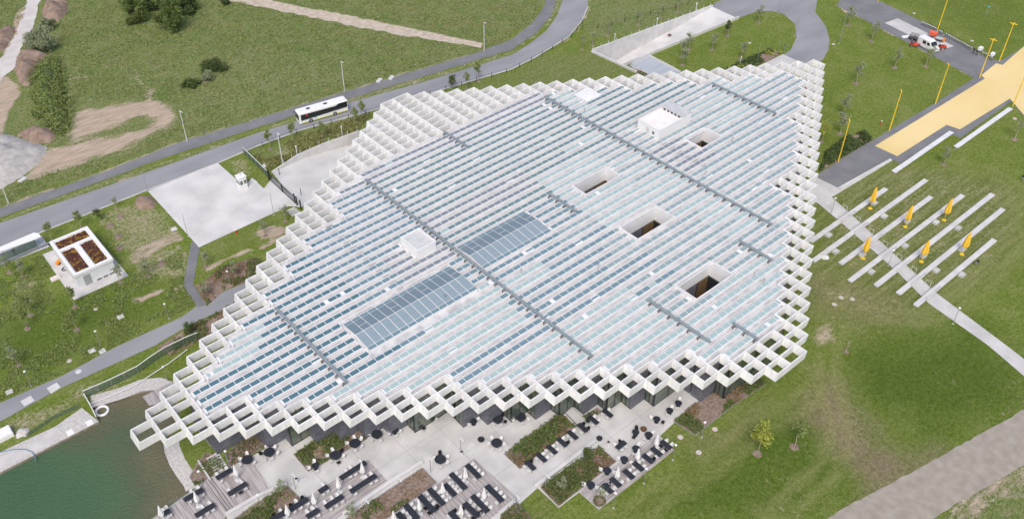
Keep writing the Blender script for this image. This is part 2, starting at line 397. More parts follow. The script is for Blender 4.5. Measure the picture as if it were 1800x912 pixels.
paint('dirt', PX([(1413, 596), (1450, 558), (1474, 556), (1486, 572), (1470, 590), (1430, 612)]), .66, 4)
paint('worn', PX([(1440, 655), (1490, 695), (1557, 775), (1597, 803), (1660, 803), (1583, 850), (1510, 880), (1523, 835), (1490, 798), (1443, 755), (1400, 715)]), .95, 6)
paint('worn', PX([(1180, 765), (1222, 768), (1262, 742), (1300, 720), (1330, 700), (1290, 760), (1210, 800)]), .55, 6)
paint('worn', PX([(1418, 470), (1520, 520), (1600, 552), (1560, 570), (1430, 545)]), .5, 8)
paint('dry', PX([(1483, 698), (1560, 778), (1600, 802), (1596, 808), (1550, 785), (1478, 704)]), .55, 1.5)
def tracks(L, gap=1.3, val=1.0):
    for s_ in (-1, 1):
        P_ = [Vector(p) for p in PX(L)]; out = []
        for i_, p_ in enumerate(P_):
            d_ = (P_[min(i_+1, len(P_)-1)]-P_[max(i_-1, 0)]).normalized(); out.append((p_.x-d_.y*gap*s_, p_.y+d_.x*gap*s_))
        d_ = polydist(vo, out, False); att['tyre'] = np.maximum(att['tyre'], val*np.clip((.95-d_)/.6, 0, 1))
tracks([(1340, 915), (1400, 870), (1450, 825), (1470, 795), (1478, 760), (1470, 720), (1456, 680), (1455, 620), (1470, 570)])
tracks([(1460, 480), (1480, 530), (1530, 550), (1620, 560), (1680, 530), (1760, 460), (1800, 400), (1790, 330), (1740, 300), (1680, 290)], 1.4, .8)
tracks([(1090, 912), (1180, 860), (1280, 790), (1370, 730), (1430, 690)], 1.4, .8)
tracks([(1480, 120), (1560, 160), (1600, 200), (1570, 240)], 1.0, .5)
paint('dirt', PX([(1492, 700), (1500, 698), (1510, 716), (1500, 722)]), .9, 1)
stroke('dirt', PX([(217, 553), (310, 504), (320, 507)]), 1.3, .85, .8); stroke('dirt', PX([(340, 491), (450, 440), (500, 410)]), 1.3, .85, .8)
paint('dirt', PX([(203, 451), (313, 400), (333, 417), (217, 468)]), .62, 1)
paint('dirt', PX([(260, 455), (285, 450), (280, 470), (258, 470)]), .7, 2)
paint('dirt', PX([(318, 465), (330, 430), (322, 415), (310, 440)]), .6, 1.5)
paint('dirt', PX([(445, 402), (480, 392), (505, 400), (490, 420), (455, 425)]), .7, 2)
paint('dirt', PX([(355, 540), (365, 505), (400, 515), (430, 500), (400, 535)]), .8, 2)
for L in ([(1536, 522), (1560, 530), (1600, 548)], [(1452, 700), (1480, 690)], [(1640, 832), (1655, 845)], [(1420, 640), (1412, 690)], [(1560, 660), (1590, 712)]):
    stroke('dirt', PX(L), .8, .5, .8)
stroke('dirt', PX([(0, 366), (180, 303.5), (310, 251.5), (450, 210.5), (610, 161), (717, 129), (843, 92)]), 1.7, .62, 1.2, False)
stroke('dirt', PX([(0, 388), (250, 304.5), (450, 231), (750, 139), (900, 94), (962, 44), (985, 0)]), 1.0, .55, .9, False)
stroke('dirt', PX([(1035, 0), (1033, 20), (1012, 60), (975, 84)]), 1.4, .6, 1, False)
stroke('dirt', PX([(1470, 10), (1563, 60), (1600, 78)]), 2.6, .75, 1.4); stroke('dirt', PX([(1600, 78), (1713, 139)]), .8, .7, .8)
stroke('dirt', PX([(1578, 278), (1640, 240)]), .8, .4, .8)
stroke('dirt', PX([(1560, 285), (1473, 340)]), .6, .4, .8)
for L in ([(1640, 915), (1800, 822)], [(1700, 915), (1800, 850)]): stroke('dirt', PX(L), 3.5, .55, 3)
paint('lush', PX([(1480, 620), (1700, 560), (1800, 640), (1800, 705), (1650, 800), (1580, 790), (1500, 700)]), .9, 10)
paint('lush', PX([(1240, 800), (1330, 740), (1400, 690), (1500, 830), (1510, 860), (1420, 912), (1080, 912), (1150, 860)]), .8, 8)
paint('lush', PX([(0, 560), (100, 540), (250, 500), (330, 520), (200, 590), (0, 690)]), .7, 8)
paint('lush', PX([(1560, -20), (1800, -20), (1800, 60), (1740, 90), (1640, 30)]), .3, 6)
paint('mow', PX([(1440, 330), (1560, 275), (1690, 300), (1760, 300), (1800, 350), (1800, 420), (1720, 490), (1660, 530), (1600, 555), (1500, 540), (1430, 520)]), .95, 6)
paint('mow', PX([(940, 858), (985, 895), (960, 930), (890, 930)]), .7, 3)
paint('mow', PX([(350, 436), (508, 365), (520, 385), (345, 470)]), .4, 4)
paint('mow', PX([(960, 95), (1042, 92), (1118, 128), (1000, 150), (900, 150)]), .75, 4)
for k, v in att.items():
    at = me.attributes.new(k, 'FLOAT', 'POINT'); at.data.foreach_set('value', v.astype(np.float32))

gm = bpy.data.materials.new('grass_ground'); gm.use_nodes = True; n = gm.node_tree; nd = n.nodes; bs = nd['Principled BSDF']
bs.inputs['Roughness'].default_value = .95; bs.inputs['Specular IOR Level'].default_value = .1
pos = nd.new('ShaderNodeNewGeometry').outputs['Position']
def noise(sc, det=4, rough=.55, vec=None, dist=0.0):
    vec = pos if vec is None else vec
    t = nd.new('ShaderNodeTexNoise'); t.inputs['Scale'].default_value = sc; t.inputs['Detail'].default_value = det; t.inputs['Roughness'].default_value = rough
    t.inputs['Distortion'].default_value = dist
    n.links.new(vec, t.inputs['Vector']); return t.outputs['Fac']
def ramp(fac, p0, p1, c0=(0, 0, 0), c1=(1, 1, 1)):
    r = nd.new('ShaderNodeValToRGB'); r.color_ramp.elements[0].position = p0; r.color_ramp.elements[1].position = p1
    r.color_ramp.elements[0].color = (*c0, 1); r.color_ramp.elements[1].color = (*c1, 1); n.links.new(fac, r.inputs[0]); return r.outputs[0]
def mixc(fac, a, b):
    x = nd.new('ShaderNodeMix'); x.data_type = 'RGBA'
    for s_, v_ in ((0, fac), (6, a), (7, b)):
        if isinstance(v_, (int, float)): x.inputs[s_].default_value = v_
        elif isinstance(v_, tuple): x.inputs[s_].default_value = (*v_, 1)
        else: n.links.new(v_, x.inputs[s_])
    return x.outputs[2]
def math_(op, a, b=None, c=None):
    x = nd.new('ShaderNodeMath'); x.operation = op
    for i, v_ in enumerate((a, b, c)):
        if v_ is None: continue
        if isinstance(v_, (int, float)): x.inputs[i].default_value = v_
        else: n.links.new(v_, x.inputs[i])
    return x.outputs[0]
def attr(k):
    a = nd.new('ShaderNodeAttribute'); a.attribute_name = k; return a.outputs['Fac']
mp = nd.new('ShaderNodeMapping'); mp.inputs['Scale'].default_value = (.5, 2.2, 1); mp.inputs['Rotation'].default_value = (0, 0, R_(35)); n.links.new(pos, mp.inputs[0])
mp2 = nd.new('ShaderNodeMapping'); mp2.inputs['Scale'].default_value = (.10, 1.1, 1); n.links.new(pos, mp2.inputs[0])
nf = noise(1.5, 6, .75); nff = noise(4.5, 3, .7); nl = noise(.045, 3, .5); nm = noise(.22, 5, .65, dist=.6); nst = noise(.5, 5, .65, mp.outputs[0]); nmow = noise(1.0, 4, .6, mp2.outputs[0])
fine = ramp(math_('ADD', math_('MULTIPLY', nf, .5), math_('MULTIPLY', nff, .5)), .425, .585)
lawn = mixc(fine, (.092, .136, .016), (.200, .262, .058))
lawn = mixc(ramp(nm, .42, .66), lawn, mixc(fine, (.134, .172, .032), (.242, .285, .096)))
lawn = mixc(math_('MULTIPLY', attr('lush'), ramp(nl, .22, .5)), lawn, mixc(fine, (.050, .086, .010), (.115, .168, .030)))
mow = mixc(ramp(nmow, .40, .60), mixc(fine, (.095, .125, .024), (.180, .212, .064)), mixc(fine, (.165, .180, .060), (.28, .29, .130)))
lawn = mixc(attr('mow'), lawn, mow)
mead = mixc(fine, (.095, .124, .032), (.278, .308, .124))
mead = mixc(ramp(nm, .40, .62), mead, mixc(fine, (.078, .122, .030), (.212, .270, .088)))
mead = mixc(ramp(nst, .50, .68), mead, mixc(fine, (.15, .15, .07), (.33, .32, .19)))
col = mixc(attr('mead'), lawn, mead)
col = mixc(math_('MULTIPLY', attr('worn'), ramp(nm, .18, .45)), col, mixc(fine, (.150, .122, .066), (.290, .240, .165)))
col = mixc(math_('MULTIPLY', attr('tyre'), .5), col, mixc(fine, (.20, .21, .07), (.33, .33, .15)))
def broken(k, n1, gain, sub):
    x = math_('ADD', attr(k), math_('MULTIPLY', math_('SUBTRACT', n1, .5), gain)); x = math_('SUBTRACT', x, sub)
    x = math_('MULTIPLY', x, 4.0); cl = nd.new('ShaderNodeClamp'); n.links.new(x, cl.inputs[0]); return cl.outputs[0]
mixn = math_('ADD', math_('MULTIPLY', nff, .4), math_('ADD', math_('MULTIPLY', nf, .35), math_('MULTIPLY', nm, .25)))
fleck = math_('MULTIPLY', ramp(noise(1.1, 4, .75, dist=.8), .60, .66), ramp(noise(.07, 3, .6), .50, .62))
col = mixc(math_('MULTIPLY', fleck, .75), col, (.34, .30, .19))
col = mixc(broken('dry', mixn, 2.6, .46), col, mixc(fine, (.20, .185, .085), (.44, .405, .27)))
col = mixc(broken('dirt', math_('ADD', math_('MULTIPLY', mixn, .65), math_('MULTIPLY', nst, .35)), 2.0, .40), col, mixc(ramp(math_('ADD', math_('MULTIPLY', nst, .5), math_('MULTIPLY', nff, .5)), .38, .64), (.33, .255, .19), (.58, .48, .385)))
n.links.new(col, bs.inputs['Base Color'])
bp = nd.new('ShaderNodeBump'); bp.inputs['Strength'].default_value = .8; bp.inputs['Distance'].default_value = .35
n.links.new(math_('ADD', nf, math_('MULTIPLY', nff, .5)), bp.inputs['Height']); n.links.new(bp.outputs[0], bs.inputs['Normal'])
me.materials.append(gm)

# ------------------------------------------------------------------ roads, paths, paving
road_top = [(-120, 432), (0, 392), (250, 306), (450, 235), (523, 213), (610, 182), (750, 143), (900, 97), (930, 78), (960, 55), (980, 27), (989, 0), (993, -40)]
road_bot = [(1034, -40), (1034, 0), (1033, 13), (1023, 37), (1000, 65), (940, 102), (900, 122), (783, 157), (663, 193), (527, 230), (450, 258), (383, 287), (253, 337), (147, 379), (0, 437), (-120, 482)]
sheet('road', PX(road_top+road_bot), .03, M_ASPH)
sheet('footpath', ragged(PX([(-120, 405), (0, 366), (180, 304), (310, 252), (450, 210), (610, 161), (717, 129), (843, 92), (900, 69), (933, 42), (953, 20), (960, 0), (964, -40), (981, -40), (978, 0), (968, 30), (943, 58), (900, 88), (750, 133), (617, 173), (450, 225), (380, 248), (253, 290), (230, 300), (20, 375.7), (0, 383), (-120, 422)]), .14, .8), .035, M_ASPHD)
kb = MB().ribbon(PX(road_bot[2:]), .28, 0, .13)
kb.build('kerb', M_CONC, None, 'structure')
sheet('dirt_track', ragged(PX([(390, -8), (470, 0), (583, 22), (697, 45), (783, 63), (848, 77), (847, 84), (783, 75), (683, 58), (550, 32), (450, 10), (380, -2)]), .5), .02, mat('pale_dirt', (.40, .335, .265), .95, (.54, .47, .39), .7, .4, 3, detail=8))
sheet('gravel_road', ragged(PX([(50, -30), (47, 0), (37, 40), (13, 87), (-20, 130), (-60, 180), (-60, 215), (0, 142), (23, 123), (40, 80), (63, 37), (72, 0), (80, -30)]), .6), .03, M_PALEG)
# forecourt built of cast slabs
FORE = PX([(260, 336), (383, 287), (430, 328.5), (452, 321), (464, 332), (480, 311), (530, 364.5), (508, 362.5), (350, 435), (333, 416)])
def slabs(name, poly, dx, dy, x_off, y_off, z, mt, gap=.035, joint=M_ASPHD, thick=.05):
    base = sheet(name, poly, z-.02, joint)
    P = np.array(poly); x0 = math.floor((P[:, 0].min()-x_off)/dx)*dx+x_off; y0 = math.floor((P[:, 1].min()-y_off)/dy)*dy+y_off
    x = x0
    while x < P[:, 0].max():
        y = y0
        while y < P[:, 1].max():
            c = clip_rect(poly, x+gap/2, y+gap/2, x+dx-gap/2, y+dy-gap/2)
            if len(c) >= 3 and area(c) > .15:
                sheet('slab', c, z+random.uniform(-.003, .003), mt, None, .03, base)
            y += dy
        x += dx
    return base
slabs('forecourt', FORE, 6.3, 7.9, 20.0, 97.0, .06, M_FORE, gap=.03, joint=mat('joint_pale', (.36, .36, .36), .9))
# loading yard, sloping down behind a retaining wall
yz = [0, -.9, -1.7, -2.6]
mb = MB(); L_ = [Vector(p) for p in YARD]
lo = [YB, YB.lerp(YC, .30), YB.lerp(YC, .59), YC]
for i in range(3):
    mb.add([(*L_[i], yz[i]+.02), (*lo[i], yz[i]+.02), (*lo[i+1], yz[i+1]+.02), (*L_[i+1], yz[i+1]+.02)], [(0, 1, 2, 3)])
mb.build('loading_yard', M_FORE, None, 'structure')
mb = MB(); mb.ribbon(YARD, .35, [-.3, -1.2, -2.0, -2.9], [.25, .55, .5, .4], side=.17)
o = mb.build('retaining_wall', M_CONCW); tag(o, 'pale concrete retaining wall along the sunken loading yard', 'wall')
mb = MB(); mb.ribbon([tuple(v) for v in lo], .3, [-.3, -1.2, -2.0, -2.9], [.02, .02, .02, .02], side=-.15)
o = mb.build('retaining_wall', M_CONCW); tag(o, 'low concrete wall between loading yard and the white fins', 'wall')
# ramp
r1, r2, r3, r4 = [Vector(p) for p in RAMP]
MB().add([(*r1, -RAMP_D), (*r4, -RAMP_D), (*r3, .03), (*r2, .03)], [(0, 1, 2, 3)]).build('ramp', M_FORE, None, 'structure')
def wallthing(label, pts, w, z0, z1, side=0, mt=M_CONCW, name='retaining_wall', panels=0):
    mb = MB(); mb.ribbon(pts, w, z0, z1, side=side); o = mb.build(name, mt); tag(o, label, 'wall'); return o
wallthing('long tall concrete wall on the road side of the sunken ramp', [tuple(r1), tuple(r2)], .4, [-RAMP_D-.2, -.2], [.55, .55], .2)
wallthing('long concrete parapet wall between sunken ramp and lawn tongue', [tuple(r4), tuple(r3)], .35, [-RAMP_D-.2, -.2], [.75, .75], -.17)
wallthing('concrete cross wall closing the foot of the ramp', PX([(1040, 92), (1119, 128.5)]), .45, -RAMP_D-.2, .5, 0)
sheet('blue_paving', PX([(1112, 110), (1140, 98), (1195, 127), (1180, 140), (1130, 150), (1122, 128), (1105, 118)]), .03, mat('blue_grey_paving', (.36, .40, .44), .8, (.42, .455, .49), .5, .1, 2, stretch=(.3, 3, 1)))
wallthing('low white kerb wall beside the blue paving', PX([(1140, 98), (1196, 127.5)]), .3, 0, .35, 0, name='kerb_wall')
wallthing('short white kerb wall framing the planted strip by the ramp', PX([(1109, 118), (1140, 131)]), .3, 0, .35, 0, name='kerb_wall')
# turning loop and ways on the east side
sheet('turning_loop', PX([(1253, 13), (1257, 5), (1330, -20), (1445, -30), (1436, 4), (1433, 22), (1444, 36), (1453, 50), (1458, 70), (1456, 88), (1447, 105), (1436, 112), (1400, 112), (1377, 97), (1390, 88), (1400, 67), (1397, 43), (1377, 25), (1355, 20), (1330, 21), (1297, 33)]), .035, M_ASPH)
sheet('entrance_apron', PX([(1310, 128), (1376, 96), (1402, 108), (1410, 118), (1330, 150)]), .045, M_CONC)
sheet('asphalt_way', PX([(1450, -25), (1478, 0), (1470, 10), (1563, 58), (1713, 138), (1722, 136), (1750, 109), (1623, 40), (1542, 0), (1500, -25)]), .035, M_ASPHD)
sheet('concrete_pad', PX([(1555, 41), (1578, 33), (1677, 82), (1652, 89)]), .05, M_CONC)
sheet('plaza_asphalt', PX([(1433, 311), (1475, 331.5), (1567, 280), (1582, 288), (1667, 235), (1688, 243), (1778, 178), (1800, 206), (1840, 250), (1900, 150), (1900, 20), (1762, 106), (1745, 106), (1722, 137), (1712, 138), (1640, 184), (1473, 283), (1441, 305)]), .04, M_ASPHD)
sheet('yellow_plaza', PX([(1538, 257), (1577, 275), (1664, 220), (1687, 228), (1775, 174), (1800, 203), (1840, 245), (1880, 150), (1880, 35), (1800, 82), (1762, 115), (1751, 112), (1725, 133), (1731, 139)]), .055, M_YEL)
sheet('garden_path', PX([(1433, 311), (1475, 331.5), (1563, 281), (1566, 284), (1462, 347), (1486.7, 368.7), (1646.7, 515.7), (1770, 608), (1800, 631), (1840, 661), (1840, 690), (1800, 661), (1738, 608), (1631.7, 532.7), (1576.7, 477.7), (1478, 391), (1437, 357), (1405, 350), (1405, 322)]), .05, M_CONC)
sheet('field_track', ragged(PX([(1380, 960), (1450, 912), (1650, 803), (1800, 718), (1860, 684), (1860, 782), (1800, 815), (1633, 912), (1560, 960)]), .22, .8), .025, M_TRACK)
sheet('waterside_path', PX([(-60, 735), (0, 708), (110, 660), (207, 608), (320, 557), (347, 537), (400, 510), (430, 497), (450, 500), (440, 514), (393, 544), (333, 571), (273, 607), (100, 685), (0, 741), (-60, 770)]), .035, M_ASPH)
sheet('link_path', PX([(337, 423), (351, 434), (340, 500), (362, 536), (348, 541), (322, 503)]), .04, M_ASPHD)
# pond
wm = bpy.data.materials.new('pond_water'); wm.use_nodes = True; n = wm.node_tree; nd = n.nodes; bs = nd['Principled BSDF']
pos = nd.new('ShaderNodeNewGeometry').outputs['Position']
bs.inputs['Roughness'].default_value = .12; bs.inputs['Specular IOR Level'].default_value = .22
dp = attr('deep'); nn_ = noise(.12, 4, .55)
fac = math_('ADD', dp, math_('MULTIPLY', math_('SUBTRACT', nn_, .5), .5))
rr = nd.new('ShaderNodeValToRGB'); cr = rr.color_ramp
cr.elements[0].position = .05; cr.elements[0].color = (.150, .135, .085, 1); cr.elements[1].position = 1.0; cr.elements[1].color = (.054, .120, .060, 1)
e_ = cr.elements.new(.35); e_.color = (.095, .115, .066, 1); e_ = cr.elements.new(.62); e_.color = (.070, .130, .066, 1)
n.links.new(fac, rr.inputs[0]); n.links.new(rr.outputs[0], bs.inputs['Base Color'])
mp = nd.new('ShaderNodeMapping'); mp.inputs['Rotation'].default_value = (0, 0, R_(20)); mp.inputs['Scale'].default_value = (1, 2.6, 1); n.links.new(pos, mp.inputs[0])
bp = nd.new('ShaderNodeBump'); bp.inputs['Strength'].default_value = .9; bp.inputs['Distance'].default_value = .3
n.links.new(noise(1.8, 5, .6, mp.outputs[0]), bp.inputs['Height']); n.links.new(bp.outputs[0], bs.inputs['Normal'])
PP = np.array(POND); wx, wy = np.meshgrid(np.arange(PP[:, 0].min()-2, PP[:, 0].max()+3, 1.0), np.arange(PP[:, 1].min()-2, PP[:, 1].max()+3, 1.0))
wp = np.stack([wx.ravel(), wy.ravel()], 1); nx_ = wx.shape[1]; ny_ = wx.shape[0]
sel = inpoly(wp, POND) | (polydist(wp, POND) < 1.6)
fw = [(r*nx_+c, r*nx_+c+1, (r+1)*nx_+c+1, (r+1)*nx_+c) for r in range(ny_-1) for c in range(nx_-1) if sel[r*nx_+c] and sel[r*nx_+c+1] and sel[(r+1)*nx_+c+1] and sel[(r+1)*nx_+c]]
mw = bpy.data.meshes.new('pond_water'); mw.from_pydata([(a, b, -.32) for a, b in wp.tolist()], [], fw); mw.update()
dd = np.where(inpoly(wp, POND), polydist(wp, POND), 0)
shore = PX([(160, 714), (213, 698), (277, 684), (318, 716), (312, 745), (293, 785), (307, 815), (328, 841), (334, 862), (322, 872)])
ds = polydist(wp, shore, False); deep = np.clip(ds/15.0, 0, 1)*.9
at = mw.attributes.new('deep', 'FLOAT', 'POINT'); at.data.foreach_set('value', deep.astype(np.float32))
mw.materials.append(wm); link('pond', mw, None, 'structure')
mb = MB(); mb.ribbon(POND+[POND[0]], .12, -1.2, -.004, side=-.06)
mb.build('pond_bank', mat('wet_gravel', (.19, .165, .13), .8, (.27, .24, .20), 2, .3, 6), None, 'structure')
def beach(name, line, w, z=.012):
    mb = MB(); mb.ribbon(PX(line), w, -.05, z); mb.build(name, M_GRAVEL, None, 'structure')
beach('gravel_beach', [(160, 706), (185, 699), (215, 690), (247, 677), (277, 674), (305, 684)], 2.6)
beach('gravel_shore', [(300, 772), (303, 790), (312, 812), (325, 832), (337, 848), (340, 858)], 2.3)
sheet('promenade', PX([(-120, 850), (0, 795), (97, 750), (144, 717), (173.5, 740.5), (0, 830.5), (-100, 886)]), .10, M_GRAVEL, thick=.9)
sheet('promenade_paving', PX([(-110, 858), (0, 805), (62, 775), (100, 752), (106, 770), (60, 795), (0, 825), (-90, 872)]), .115, mat('pale_screed', (.56, .545, .53), .85, (.48, .465, .45), .4, .1, 4))

# tufts of taller growth in the rough meadow
MEAD = PX([(-40, 375), (0, 362), (180, 300), (310, 248), (450, 206), (610, 157), (717, 125), (843, 88), (900, 65), (940, 40), (955, 0), (960, -30), (-10, -30)])
P_ = scatter(MEAD, 60000, 51); nz_ = vnoise(P_, .16, 21)*.6+vnoise(P_, .5, 22)*.4
dd_ = np.interp(np.arange(len(P_)), [0, len(P_)], [0, 0])
for key_, sel_, m_, sz_ in (('a', nz_ > .52, M_GREEN1, .42), ('b', nz_ < .40, M_STRAW, .40)):
    Q_ = P_[sel_]; bare = np.zeros(len(Q_), bool)
    for pl_ in (z0([(375, 570), (690, 520), (920, 540), (920, 640), (660, 820), (150, 930), (100, 850), (380, 740)]), PX([(390, -8), (470, 0), (583, 20), (697, 43), (848, 74), (847, 86), (783, 77), (683, 60), (550, 34), (450, 12)]), PX([(50, -30), (40, 40), (0, 100), (-60, 180), (-60, 400), (60, 300), (85, 260), (100, 240), (60, 150), (95, 100), (120, 0)])): bare |= inpoly(Q_, pl_)
    Q_ = Q_[~bare]; r_ = np.random.default_rng(5)
    leaves(np.c_[Q_, .04+r_.random(len(Q_))*.22], sz_, 9, up=.5).build('meadow_tufts', m_, None, 'stuff')

LAWNL = PX([(0, 470), (75, 448), (130, 528), (226, 486), (320, 440), (325, 505), (345, 535), (210, 604), (110, 656), (0, 704), (-30, 710), (-30, 480)])
P_ = scatter(LAWNL, 30000, 61); nz_ = vnoise(P_, .25, 31)*.6+vnoise(P_, .7, 32)*.4; P_ = P_[nz_ > .46]; r_ = np.random.default_rng(6)
leaves(np.c_[P_, .03+r_.random(len(P_))*.12], .30, 10, up=.6).build('lawn_tufts', M_GREEN1, None, 'stuff')
# ------------------------------------------------------------------ the pavilion with the fin grid
ZR = 8.5; S_ = CAM_H-ZR
GX0, GY0, PXc, PYc, TW, CW = .14238867*S_, .93248544*S_, .03044491*S_, .01917323*S_, 1.498386, 1.263587
def X(i): return GX0+PXc*(i if i <= 26 else 26+(min(i, 27)-26)*CW+max(i-27, 0))
def Y(j): return GY0+PYc*(j if j >= 0 else (TW*j if j > -1 else j+1-TW))
def YK(k): return GY0+PYc*k
LEFT = {16: 19, 15: 17, 14: 16, 13: 16, 12: 16, 11: 13, 10: 13, 9: 11, 8: 11, 7: 9, 6: 9, 5: 7, 4: 6, 3: 5, 2: 4, 1: 3, 0: 3, -1: 3, -2: 5, -3: 5, -4: 6, -5: 7, -6: 8, -7: 9, -8: 10, -9: 11, -10: 13, -11: 13,
        -12: 14, -13: 15, -14: 16, -15: 17, -16: 18, -17: 19, -18: 20, -19: 21, -20: 23, -21: 23, -22: 24}
RIGHT = {16: 34, 15: 35, 14: 36, 13: 37, 12: 38, 11: 39, 10: 39, 9: 41, 8: 42, 7: 43, 6: 43, 5: 45, 4: 45, 3: 47, 2: 47, 1: 49, 0: 49, -1: 49, -2: 48, -3: 47, -4: 46, -5: 44, -6: 44, -7: 43, -8: 42, -9: 41, -10: 40, -11: 37,
         -12: 37, -13: 37, -14: 36, -15: 35, -16: 34, -17: 33, -18: 32, -19: 31, -20: 30, -21: 29, -22: 28}
FT = .085; FIN_D = 1.46; SHX = -.30
pav = thing('pavilion', 'large white pavilion with stepped fin-grid roof and rows of blue skylights', 'building', (0, 0, 0))
def roofed(r): return r in LEFT
# X-fins
for j in range(-26, 26):
    a = j if j >= 0 else -1-j
    lo_, hi_ = a, 52-a
    seg = []
    rows = [r for r in (j, j+1) if abs(r) <= 25]
    if all(roofed(r) for r in rows) and len(rows) == 2:
        seg = [(lo_, max(LEFT[r] for r in rows)), (min(RIGHT[r] for r in rows), hi_)]
    else: seg = [(lo_, hi_)]
    for s0, s1 in seg:
        mb = MB(); y = Y(j); x0, x1 = X(s0)-FT, X(s1)+FT
        mb.add([(x0+SHX, y-.10, ZR-FIN_D), (x1+SHX, y-.10, ZR-FIN_D), (x1+SHX, y+.10, ZR-FIN_D), (x0+SHX, y+.10, ZR-FIN_D), (x0, y-.10, ZR), (x1, y-.10, ZR), (x1, y+.10, ZR), (x0, y+.10, ZR)],
               [(0, 3, 2, 1), (4, 5, 6, 7), (0, 1, 5, 4), (1, 2, 6, 5), (2, 3, 7, 6), (3, 0, 4, 7)])
        mb.build('roof_fin', M_FIN, pav)
# Y-fins
for i in range(0, 53):
    rows = [r for r in range(-25, 26) if abs(r) <= i <= 52-abs(r) and (not roofed(r) or i <= LEFT[r] or i >= RIGHT[r])]
    runs = []
    for r in rows:
        if runs and runs[-1][1] == r-1: runs[-1][1] = r
        else: runs.append([r, r])
    for r0, r1 in runs:
        MB().box(X(i)-FT, Y(r0-1)+.098, ZR-FIN_D+.004, X(i)+FT, Y(r1)-.098, ZR-.003, shx=SHX).build('cross_fin', M_FIN, pav)
# roof deck, cut around the courtyards
WELLS = [(X(28), Y(-.85), X(30.9), Y(.55)), (X(27.2), Y(-8.45), X(30.2), Y(-6.35)), (X(26.1), Y(-16.8), X(28.75), Y(-14.6)), (X(37), Y(-2.85), X(38.95), Y(-.75))]
GLZ = [(X(11.1), YK(-4.75), X(18.0), YK(-.92)), (X(19.3), YK(-3.2), X(24.3), YK(.62))]
def subtract(rects, h):
    out = []
    for (x0, y0, x1, y1) in rects:
        hx0, hy0, hx1, hy1 = max(h[0], x0), max(h[1], y0), min(h[2], x1), min(h[3], y1)
        if hx0 >= hx1 or hy0 >= hy1: out.append((x0, y0, x1, y1)); continue
        if hx0 > x0: out.append((x0, y0, hx0, y1))
        if hx1 < x1: out.append((hx1, y0, x1, y1))
        if hy0 > y0: out.append((hx0, y0, hx1, hy0))
        if hy1 < y1: out.append((hx0, hy1, hx1, y1))
    return out
ZD = ZR-.62
mb = MB(); rects = []
for r in LEFT: rects.append((X(LEFT[r])+FT*.9, Y(r-1), X(RIGHT[r])-FT*.9-.3, Y(r)))
for w in WELLS: rects = subtract(rects, (w[0]-.17, w[1]-.17, w[2]+.17, w[3]+.17))
for q in rects: mb.box(q[0], q[1], ZD-.5, q[2], q[3], ZD)
mb.build('roof_deck', M_DECKR, pav)
# roof boxes
BOX1 = (X(17.15), Y(1.8), X(17.15)+4.1, Y(1.8)+4.9, 1.45); BOX2 = (X(35.8), Y(.7), X(38.95), Y(.7)+5.7, 1.8)
# skylight rows
PANE = [mat('skylight_dark_teal', (0.085, 0.174, 0.216), .15, spec=.35), mat('skylight_mid_blue', (0.158, 0.252, 0.297), .15, spec=.35), mat('skylight_pale_cyan', (0.351, 0.467, 0.465), .2, spec=.3),
        mat('skylight_slate', (.200, .235, .270), .15, spec=.35), mat('skylight_light_blue', (0.258, 0.348, 0.364), .15, spec=.35), mat('skylight_teal', (0.147, 0.238, 0.249), .15, spec=.35)]
random.seed(21)
def pane_type(i, k, ph):
    if k >= 14: return 3 if i < 34 else 4
    if k in (1, 2, 3) and i < 8.2: return 2 if i < 6.6+.5*k else 0
    if 0 <= k <= 3 and 14.8 < i < 19.1 and i > 15.6: return 3  # slate tint stands in for the plant box reflected in these panes
    if i < 19.15:
        if k <= -7 and k not in (-11, -12): return 2 if i < 18.4 or k < -12 else 1
        if k in (-5, -6) and i > 14: return 2
        if k in (-11, -12): return 1
        return 0 if (i < 11.5+ph*2) else 1
    if i < 26.5:
        if k >= 6: return 5
        if k in (4, 5): return 3
        if k == 3 and i > 22: return 3
        if k > -4: return 5 if k > 0 else 1
        if k in (-6, -7): return 2 if i < 22 else 1
        if k >= -10: return 1 if i < 24+ph*2 else 4
        if k in (-11, -12): return 1
        return 2 if i < 24 or k < -18 else (1 if k in (-14, -20) else 4)
    if i < 34:
        if k >= 7: return 5
        if k >= 4: return 5 if i < 30 else (2 if k == 5 else 5)
        if k >= -3: return 2 if i < 31 or k in (0, -2) else 4
        if k >= -9: return 2 if ph < .8 else 4
        if k >= -14: return 4 if i < 31+ph*2 else 2
        return 2 if k < -17 else 4
    if k >= 8 and i < 36.5 and 9 <= k <= 13: return 2 if i < 35.6 else 5
    if k >= 5: return 5 if i < 43 else 4
    if -5 <= k <= -1 and 34 < i < 37: return 3  # plant room's dark reflection is put into the pane tint here
    if k > 0 and i > 43.5: return 2
    if k in (1, 2) and i > 39: return 2
    if k in (-1, -2) and 39.5 < i < 43: return 2
    return 4 if k > -16 else 2
panes = []      # (depth, type, x0,y0,x1,y1)
curbs = []
